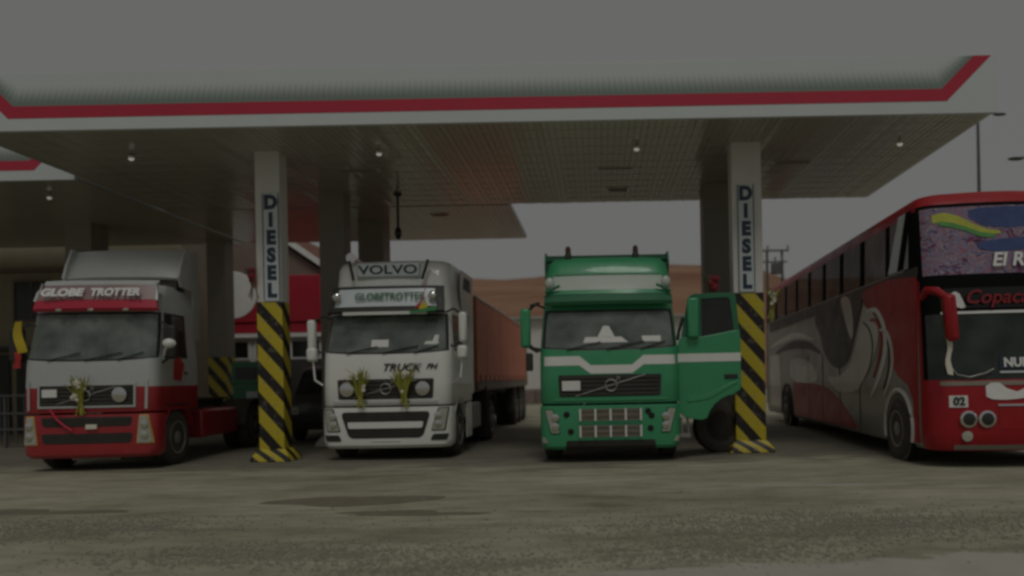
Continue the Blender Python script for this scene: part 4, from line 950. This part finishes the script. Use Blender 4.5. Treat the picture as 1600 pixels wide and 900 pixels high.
# painted graphics and painted reflections on the visible flank
def smooth_loop(pts, n=5):
    out = []; m = len(pts)
    for i in range(m):
        p0, p1, p2, p3 = (Vector(pts[(i+k-1) % m]) for k in range(4))
        for q in range(n):
            u = q/n; out.append(tuple(.5*((2*p1)+(p2-p0)*u+(2*p0-5*p1+4*p2-p3)*u*u+(3*p1-p0-3*p2+p3)*u**3)))
    return out
def swoosh(name, line, w_, m, off):
    L = [Vector(p) for p in line]; fine_ = []
    for i in range(len(L)-1):
        p0, p1, p2, p3 = L[max(i-1, 0)], L[i], L[i+1], L[min(i+2, len(L)-1)]
        for q in range(6):
            u = q/6; fine_.append(.5*((2*p1)+(p2-p0)*u+(2*p0-5*p1+4*p2-p3)*u*u+(3*p1-p0-3*p2+p3)*u**3))
    fine_.append(L[-1]); a, b = [], []
    for i, p in enumerate(fine_):
        d = (fine_[min(i+1, len(fine_)-1)]-fine_[max(i-1, 0)]).normalized(); nn = Vector((-d.y, d.x)); h = w_*.5*math.sin(math.pi*min(1, .06+i/len(fine_)*.94))+.004
        a.append(p+nn*h); b.append(p-nn*h)
    x = -1.292-off
    MB().slab([[(x, p.x, p.y) for p in a], [(x, p.x, p.y) for p in b]], [[(x+.03, p.x, p.y) for p in a], [(x+.03, p.x, p.y) for p in b]]).build(name, m, t, smooth=0)
sidepatch('dark_band', [(3.12, 2.98), (12.9, 2.86), (12.9, 3.17), (.6, 3.17), (.6, 3.02), (2.4, 3.12)], 'busdark', .0045)
sidepatch('red_skirt', [(3.9, .36), (4.3, .60), (5.0, .92), (6.0, 1.16), (7.2, 1.25), (9.5, 1.28), (9.5, .36)], 'busred', .005)
sidepatch('dark_reflection', smooth_loop([(3.35, 3.12), (5.0, 3.12), (6.7, 3.08), (7.0, 2.75), (6.6, 2.45), (6.3, 2.05), (5.7, 1.72), (5.0, 1.60), (4.4, 1.75), (4.0, 2.1), (3.65, 2.55)]), 'busdark', .006)  # dark reflection in the flank, painted as a patch
sidepatch('silver_graphic', smooth_loop([(3.15, 2.85), (3.5, 2.45), (3.85, 2.0), (4.35, 1.62), (5.1, 1.42), (5.9, 1.40), (5.2, 1.12), (4.1, 1.10), (3.3, 1.30), (2.75, 1.75), (2.45, 2.2), (2.7, 2.6)]), 'buspale', .008)
sidepatch('pale_graphic', smooth_loop([(4.75, 3.08), (4.2, 3.05), (3.95, 2.6), (4.05, 2.2), (4.4, 2.5)]), 'buspale', .009)
sidepatch('pale_panel', smooth_loop([(7.0, 1.32), (9.6, 1.32), (9.7, 1.9), (7.6, 1.8)]), 'buspale', .005)
sidepatch('pale_panel', [(11.2, .5), (12.9, .5), (12.9, 2.1), (11.4, 2.1)], 'buspale', .005)
swoosh('pale_swoosh', [(7.2, 2.35), (9, 2.55), (11, 2.5), (12.8, 2.35)], .16, 'buspale', .006)
swoosh('grey_swoosh', [(6.6, 2.0), (8, 2.25), (10, 2.3), (12, 2.15)], .22, 'busdark', .005)
front_red = [(.60, .36), (.80, .36), (.80, 1.00), (1.02, 1.28), (1.45, 1.42), (1.75, 1.62), (1.9, 1.9), (2.1, 2.2), (2.35, 2.48), (2.8, 2.68), (3.15, 2.78), (3.35, 3.0), (3.1, 3.10), (2.0, 3.14), (.62, 3.02)]
sidepatch('bright_pane', [(1.50, 3.22), (1.92, 3.22), (1.36, 4.13), (1.08, 4.13)], 'signpanel', .004, -1.276)  # brightness of the slanted front pane painted as a pale plate
sidepatch('dark_pillar', [(1.20, 3.22), (1.46, 3.22), (1.04, 4.13), (.86, 4.13)], 'pillarblack', .004, -1.276)
sidepatch('red_graphic', front_red, 'busred', .010)
swoosh('pale_swoosh', [(3.1, 2.68), (2.55, 2.66), (2.2, 2.42), (2.05, 2.1), (2.15, 1.75), (2.5, 1.35), (2.9, 1.05)], .14, 'whitetext', .014)
swoosh('pale_swoosh', [(2.35, 2.28), (2.0, 2.22), (1.78, 1.98), (1.72, 1.68), (1.9, 1.35), (2.2, 1.05)], .12, 'buspale', .016)
swoosh('red_swoosh', [(2.9, 2.5), (2.5, 2.44), (2.32, 2.15), (2.4, 1.8), (2.75, 1.4)], .10, 'busred', .013)
swoosh('dark_swoosh', [(1.95, 2.05), (1.86, 1.8), (1.95, 1.5), (2.2, 1.2)], .07, 'busdark', .017)
swoosh('dark_swoosh', [(3.3, 2.5), (2.9, 2.3), (2.75, 1.95), (3.0, 1.55), (3.6, 1.2)], .06, 'busdark', .014)
for y in (3.6, 5.0, 6.4, 7.8, 9.5): B(-1.300, -1.290, y-.006, y+.006, .32, 1.95).build('panel_joint', 'chassis', t)
for yy, s in ((1.45, -1), (1.45, 1), (10.4, -1), (10.4, 1)):
    dark = MB().lathe([(.62, -.12), (.62, .0)], (s*1.19, yy, .55), 'x', 32); dark.build('wheel_well', 'blackgloss', t)
    wheel(t, s*1.19, yy, s, .53, .30)
    rim = MB(); pts = [(s*1.298, yy+.64*math.cos(R(a)), .55+.64*math.sin(R(a))) for a in range(-18, 199, 9)]; rim.tube(pts, .045, 6); rim.build('arch_trim', 'buspale' if yy < 5 else 'chassis', t)
# front details
bus.patch(2.46, 2.78, -1.02, 1.02, -1.02, 1.02, .008, .02, .03, n=20).build('sign_band', 'blackgloss', t)
bus.patch(2.375, 2.415, -1.06, 1.06, -1.06, 1.06, .016, .03, .012, n=20, m=2).build('white_trim', 'whitetext', t)
text('band_lettering', 'Copacabana', .30, 'redtext', t, (.02, bus.S(0, 2.62)-.045, 2.62), (R(84), 0, 0), shear=.3, bold=.004, sx=1.05)
hat = MB()
pts = [(-.96, 2.47), (-.94, 2.60), (-.90, 2.70), (-.84, 2.73), (-.78, 2.69), (-.74, 2.58), (-.70, 2.48), (-.76, 2.46), (-.84, 2.49), (-.92, 2.47)]
A = [(x, bus.S(x, z)-.022, z) for x, z in pts]; n = len(A)
hat.add(A+[(x, y+.02, z) for x, y, z in A], [tuple(range(n)), tuple(range(2*n-1, n-1, -1))]+[(i, (i+1) % n, n+(i+1) % n, n+i) for i in range(n)]); hat.build('white_emblem', 'whitetext', t)
def onfront(name, pts, m, off):
    # thin printed shape lying on the upper windscreen: strips of quads between a lower and an upper line
    lo = [(x, bus.S(x, a)-off, a) for x, a, b in pts]; hi = [(x, bus.S(x, b)-off, b) for x, a, b in pts]
    MB().slab([lo, hi], [[(x, y+.01, z) for x, y, z in lo], [(x, y+.01, z) for x, y, z in hi]]).build(name, m, t, smooth=60)
onfront('mural_sky', [(-.55, 3.90, 4.02), (-.35, 3.76, 4.05), (0, 3.72, 4.06), (.4, 3.74, 4.06), (.9, 3.76, 4.05)], 'muralblue', .008)
onfront('mural_ribbon', [(-1.08, 3.84, 3.97), (-.9, 3.84, 4.0), (-.7, 3.77, 3.93), (-.5, 3.68, 3.80), (-.3, 3.61, 3.70), (-.1, 3.62, 3.67)], 'muralyellow', .011)
onfront('mural_ribbon', [(-1.0, 3.80, 3.86), (-.8, 3.75, 3.83), (-.6, 3.68, 3.75), (-.4, 3.58, 3.66), (-.2, 3.56, 3.62)], 'muralgreen', .013)
onfront('mural_panel', [(-.45, 3.40, 3.50), (-.2, 3.34, 3.53), (.2, 3.36, 3.56), (.5, 3.40, 3.50)], 'muralblue', .009)
text('mural_lettering', 'El Rey', .30, 'whitetext', t, (.08, bus.S(0, 3.1)-.03, 3.20), (R(80), 0, 0), shear=.25, bold=.008, sx=1)

bus.patch(1.52, 1.70, -.28, .45, -.28, .45, .02, .02, n=4, m=1).build('destination_board', 'navy', t)
text('board_lettering', 'NUEVA', .185, 'whitetext', t, (.07, bus.S(0, 1.61)-.03, 1.61), (R(86), 0, 0), bold=.008, sx=1.0)
bus.patch(1.455, 1.485, -.28, .45, -.28, .45, .02, .02, n=4, m=1).build('board_edge', 'signpanel', t)
w2 = MB(); w2.tube([(-1.02, bus.S(1.02, 1.5)-.04, 1.62), (-.9, bus.S(.9, 1.4)-.05, 1.44), (-.72, bus.S(.72, 1.4)-.05, 1.40), (-.5, bus.S(.5, 1.45)-.05, 1.46), (-.38, bus.S(.4, 1.5)-.04, 1.52)], .012, 6); w2.build('wiper', 'steel', t)
bus.patch(1.27, 1.34, -1.12, 1.12, -1.12, 1.12, .012, .03, .02, n=20, m=2).build('cowl_trim', 'rail', t)
em = MB(); pts = [(-.50, 1.10, 1.26), (-.42, 1.06, 1.31), (-.30, 1.05, 1.31), (-.2, 1.05, 1.22), (-.05, 1.06, 1.17), (.1, 1.08, 1.24), (.25, 1.12, 1.32)]
onfront('white_badge', pts, 'whitetext', .016)
bus.patch(.955, .985, -.34, .34, -.34, .34, .02, .03, n=8, m=1).build('bumper_strip', 'chrome', t)
bus.patch(.60, .95, -.32, .32, -.32, .32, .006, .03, .04, n=8).build('bumper_recess', 'busred', t)
for x in (-.76, -.50, .50, .76):
    o = MB().lathe([(.125, .02), (.13, -.03), (.105, -.04)], (x, bus.S(x, .76), .76), 'y', 24).build('headlight', 'chrome', t)
    MB().lathe([(.10, -.038), (.07, -.05), (.01, -.055)], (x, bus.S(x, .76), .76), 'y', 24).build('lens', 'darkglass', o)
for x in (-.78, .78):
    o = MB().lathe([(.075, .02), (.08, -.03), (.01, -.04)], (x, bus.S(x, .50), .50), 'y', 18).build('fog_lamp', 'lens', t)
bus.patch(.94, 1.12, -1.02, -.76, -1.02, -.76, .014, .02, n=3, m=1).build('number_badge', 'paper', t)
text('badge_lettering', '02', .17, 'darktext', t, (-.885, bus.S(.885, 1.03)-.03, 1.03), (R(90), 0, R(-9)), ext=.003, bold=.006)
bus.patch(.29, .36, -.95, .95, -.95, .95, .02, .04, n=14, m=1).build('bumper_lip', 'steel', t)
MB().ball((-1.22, .33, .80), .035, 8, 6).build('side_reflector', 'lens', t)
# ear mirror hanging in front of the windscreen corner
em = MB(); em.tube([(-1.25, .48, 2.66), (-1.27, .25, 2.76), (-1.22, .02, 2.72), (-1.12, -.12, 2.60)], [.05, .06, .065, .05], 10); em.build('mirror_arm', 'busred', t)
o = B(-.095, .095, -.08, .08, -.36, .36).build('mirror', 'busred', t, .07); o.location = (-1.08, -.14, 2.30); o.rotation_euler = (0, R(-5), R(8))
B(-.075, .075, .082, .088, -.32, .32).build('mirror_glass', 'chrome', o)
rb = MB(); rb.slab([[(-1.14+.02*math.sin(i), -.12, 1.98-.075*i), (-1.06+.02*math.sin(i*1.2), -.10, 1.98-.078*i)] for i in range(8)], [[(-1.14+.02*math.sin(i), -.10, 1.98-.075*i), (-1.06+.02*math.sin(i*1.2), -.08, 1.98-.078*i)] for i in range(8)]); rb.build('white_ribbon', 'blossom', t)
# interior
B(-1.2, 1.2, .75, 1.3, 1.2, 1.45).build('dashboard', 'dash', t); B(-1.24, 1.24, .7, LB-.2, 2.42, 2.48).build('upper_floor', 'dash', t)
B(-1.22, 1.22, 2.2, 2.3, 1.3, 2.4).build('bulkhead', 'seat', t)
for i in range(9):
    for sx in (-.75, .75):
        B(sx-.42, sx+.42, 2.6+i*1.15, 2.75+i*1.15, 2.6, 3.42).build('seat', 'skin', t, .05)
for i in range(5):
    o = B(-1.235, -1.215, 2.3+i*2.8-.15, 2.3+i*2.8+.15, 3.2, 3.9).build('curtain', 'skin', t)

# ------------------------------------------------------------------ dark van in the shade behind the left column
t = thing('parked_van', 'dark van parked in the shade behind the left striped column', 'van', (-7.05, 18.7, 0), R(2))
VL = [(.3, .88, .08, 4.4, .2, .06, 0), (.5, .94, 0, 4.5, .25, .08, 0), (.95, .95, .05, 4.5, .25, .10, 0), (1.15, .94, .25, 4.5, .25, .12, 0), (1.2, .93, .30, 4.5, .25, .12, 0), (1.8, .86, .75, 4.45, .25, .10, 0), (1.86, .85, .82, 4.4, .25, .10, 0), (1.96, .76, 1.1, 4.3, .3, .08, 0), (1.99, .6, 1.4, 4.1, .3, .05, 0)]
van = Body(VL, TF, [1.1, 1.2, 2.0, 2.1, 3.2, 3.3], 5)
def vcls(i, k):
    kk, j = k
    if i in ('top', 'bottom'): return 'body'
    if i == 4 and (kk == 'F' or (kk in ('LA', 'RA') and j >= 3)): return 'glass'
    if i == 4 and kk in ('LS', 'RS') and j in (2, 4): return 'side'
    return 'body'
vp = van.loft(vcls); vp['body'].build('van_body', 'vandark', t, smooth=40, clean=True); vp['glass'].build('windscreen', 'darkglass', t, clean=True); vp['side'].build('side_window', 'darkglass', t, clean=True)
for s in (-1, 1):
    van.patch(.70, .88, min(s*.6, s*.84), max(s*.6, s*.84), min(s*.6, s*.84), max(s*.6, s*.84), .012, .04, .04, n=6).build('headlight', 'lens', t)
    wheel(t, s*.85, .85, s, .36, .22); wheel(t, s*.85, 3.6, s, .36, .22)
van.patch(.45, .62, -.5, .5, -.5, .5, .008, .03, .04).build('grille', 'black', t); B(-.85, .85, .6, 4.2, .28, .32).build('underside', 'chassis', t)

# ------------------------------------------------------------------ fuel dispenser
t = thing('fuel_dispenser', 'green and white fuel dispenser behind the left column', 'fuel pump', (-9.45, 20.0, 0))
B(-.45, .45, -.3, .3, 0, .14).build('island', 'concrete', t, .02)
B(-.38, .38, -.24, .24, .143, 1.50).build('cabinet', 'pumpgreen', t, .02); B(-.40, .40, -.26, .26, 1.503, 2.10).build('display_head', 'pumpgreen', t, .03)
B(-.28, .28, -.275, -.262, 1.62, 1.95).build('display', 'darkglass', t); B(.0, .3, -.26, -.243, .7, 1.3).build('front_panel', 'palegreen', t)
for s in (-1, 1):
    MB().tube([(s*.39, -.05, 1.2), (s*.55, -.1, .8), (s*.56, -.12, .4), (s*.46, -.1, .5), (s*.42, -.08, 1.0)], .02).build('hose', 'black', t)
    MB().tube([(s*.42, -.08, .95), (s*.44, -.12, 1.15), (s*.42, -.2, 1.22)], .025).build('nozzle', 'black', t)

# ------------------------------------------------------------------ shop with gable behind, office at the far left, warehouse, poles
t = thing('station_shop', 'small shop with red signboard and white discs behind the red truck', 'shop', (-12.6, 27, 0))
B(-2.6, 2.6, 0, 7, 0, 3.35).build('wall', 'whitewall', t)
MB().prism([(-2.6, 3.353), (2.6, 3.353), (2.6, 5.55), (0, 7.4), (-2.6, 5.55)], .02, 6.9, 'y').build('gable_wall', 'taupe', t)
for s in (-1, 1):
    MB().prism([(0, 7.55), (0, 7.78), (s*3.0, 5.66), (s*3.0, 5.43)], -.25, -.15, 'y').build('bargeboard', 'whitetext', t)
    MB().prism([(0, 7.50), (0, 7.68), (s*3.0, 5.56), (s*3.0, 5.38)], -.148, 7.2, 'y').build('roof', 'tile', t)
B(-2.55, 2.55, -.22, .0, 3.75, 5.45).build('signboard', 'shopred', t, .02)
for x, z, r in ((-1.75, 4.75, .62), (-.62, 4.75, .86)):
    MB().lathe([(r, -.235), (r-.02, -.25), (.01, -.25)], (x, 0, z), 'y', 36).build('white_disc', 'whitetext', t)
B(-2.55, 2.55, -.16, 0, 3.36, 3.72).build('red_band', 'shopred', t)
B(-2.58, 2.58, -.20, -.0, 3.20, 3.34).build('white_cornice', 'whitetext', t)
for x in (-2.0, -.7, .6, 1.9):
    o = B(x-.5, x+.5, -.03, -.002, 2.45, 3.05).build('window', 'blackgloss', t)
    fr = MB(); fr.box(x-.55, x-.5, -.05, -.0, 2.40, 3.10); fr.box(x+.5, x+.55, -.05, -.0, 2.40, 3.10); fr.box(x-.5, x+.5, -.05, 0, 3.05, 3.10); fr.box(x-.5, x+.5, -.05, 0, 2.40, 2.45); fr.build('window_frame', 'whitetext', o)
for x in (-1.4, 1.5): B(x-.6, x+.6, -.02, -.001, .02, 2.1).build('door', 'shutter', t)
B(.9, 2.58, -.06, -.022, .02, 2.38).build('shutter', 'shutter', t)
t = thing('station_office', 'beige plastered office building under the far left canopy', 'building', (-17.8, 24.2, 0))
B(-7, 4.2, 0, 6, 0, 6.4).build('wall', 'beige', t)
MB().prism([(-.25, 5.30), (.0, 5.30), (0, 5.42), (-.30, 5.42)], -7, 4.2, 'x').build('ledge', 'taupe', t)
for x in (-3.3, -.75, 2.3):
    o = B(x-.55, x+.55, -.03, -.002, 3.75, 5.0).build('window', 'blackgloss', t)
    fr = MB(); fr.box(x-.62, x-.55, -.06, 0, 3.68, 5.07); fr.box(x+.55, x+.62, -.06, 0, 3.68, 5.07); fr.box(x-.55, x+.55, -.06, 0, 5.0, 5.07); fr.box(x-.55, x+.55, -.06, 0, 3.68, 3.75); fr.box(x-.02, x+.02, -.05, -.032, 3.75, 5); fr.build('window_frame', 'taupe', o)
B(-7, 4.2, -.5, -.002, 2.72, 2.86).build('awning', 'shutter', t)
for x in (-2.6, -.2, 2.2):
    o = B(x-1.1, x+1.1, -.05, -.002, .02, 2.6).build('roller_shutter', 'shutter', t)
    for i in range(12): B(x-1.08, x+1.08, -.065, -.052, .1+i*.2, .26+i*.2).build('shutter_slat', 'shutter', o)
t = thing('metal_fence', 'dark metal railing at the far left beside the red truck', 'fence', (-14.0, 18.6, 0))
for i in range(5): B(-2+i*1.0-.03, -2+i*1.0+.03, -.03, .03, 0, 1.35).build('post', 'polemetal', t)
for z in (.45, .85, 1.3): B(-2.0, 2.0, -.055, -.032, z, z+.05).build('rail', 'polemetal', t)
for i in range(20): B(-1.92+i*.2, -1.90+i*.2, -.025, -.005, .1, 1.3).build('bar', 'polemetal', t)
t = thing('warehouse', 'long white warehouse beyond the trucks below the brown hill', 'building', (2, 50, 0))
B(-9.5, 8, 0, 12, 0, 5.55).build('wall', 'whitewall', t)
MB().prism([(-.5, 5.553), (12.4, 5.553), (12.4, 5.68), (-.5, 5.68)], -9.8, 8.3, 'x').build('roof', 'roof', t)
for i in range(6):
    x = -8.2+i*2.9; o = B(x-.45, x+.45, -.04, -.002, 2.2, 3.6).build('window', 'blackgloss', t)
    fr = MB(); fr.box(x-.52, x-.45, -.07, 0, 2.12, 3.68); fr.box(x+.45, x+.52, -.07, 0, 2.12, 3.68); fr.box(x-.45, x+.45, -.07, 0, 3.6, 3.68); fr.box(x-.45, x+.45, -.07, 0, 2.12, 2.2); fr.build('window_frame', 'whitetext', o)
B(-9.5, 8, -.03, -.002, .02, .8).build('plinth', 'taupe', t)
for x, y, z in ((-5.6, 44, 0), (-4.4, 44.6, 0)):
    t2 = B(-.6, .6, -.4, .4, 0, .8).build('brown_crate', 'taupe', None, .03); t2.location = (x+1.2, y, 0); tag(t2, 'brown crate on the ground left of its neighbour far behind' if x < -5 else 'brown crate nearer the green truck far behind', 'crate', 'crates far behind the trucks')

def street_lamp(x, y, H_, arm, label):
    t = thing('street_lamp', label, 'street lamp', (x, y, 0), 0, 'street lamps behind the bus')
    MB().tube([(0, 0, 0), (0, 0, H_*.5), (0, 0, H_)], [.08, .065, .045], 10).build('pole', 'polemetal', t)
    s = 1 if arm > 0 else -1
    MB().tube([(-.12*s, 0, H_-.05), (arm*.5, 0, H_+.03), (arm, 0, H_)], .03, 8).build('arm', 'polemetal', t)
    MB().ball((arm, 0, H_-.02), .16, 12, 8, (1.4, .6, .3)).build('lamp_head', 'chassis', t)
street_lamp(13.05, 25, 10.2, .75, 'thin street lamp seen between the canopy tip and the bus roof')
street_lamp(13.2, 20, 7.25, -1.75, 'street lamp whose head shows at the right edge above the bus')
t = thing('utility_pole', 'utility pole with crossarm and insulators beyond the bus tail', 'utility pole', (9.6, 40, 0))
for x in (-.35, .55): MB().tube([(x, 0, 0), (x*.9, 0, 8.2)], [.11, .07], 8).build('pole', 'polemetal', t)
B(-.75, .85, -.14, -.08, 8.15, 8.25).build('crossarm', 'polemetal', t); B(-.6, .75, -.14, -.08, 7.55, 7.63).build('crossarm', 'polemetal', t)
for x in (-.7, -.3, .1, .45, .8): MB().lathe([(.03, 0), (.06, .05), (.05, .12), (.07, .16), (.03, .24)], (x, -.11, 8.26 if x not in (.1, .45) else 7.64), 'z', 8).build('insulator', 'steel', t)
B(-.15, .35, -.4, -.09, 6.9, 7.5).build('transformer', 'polemetal', t, .04)
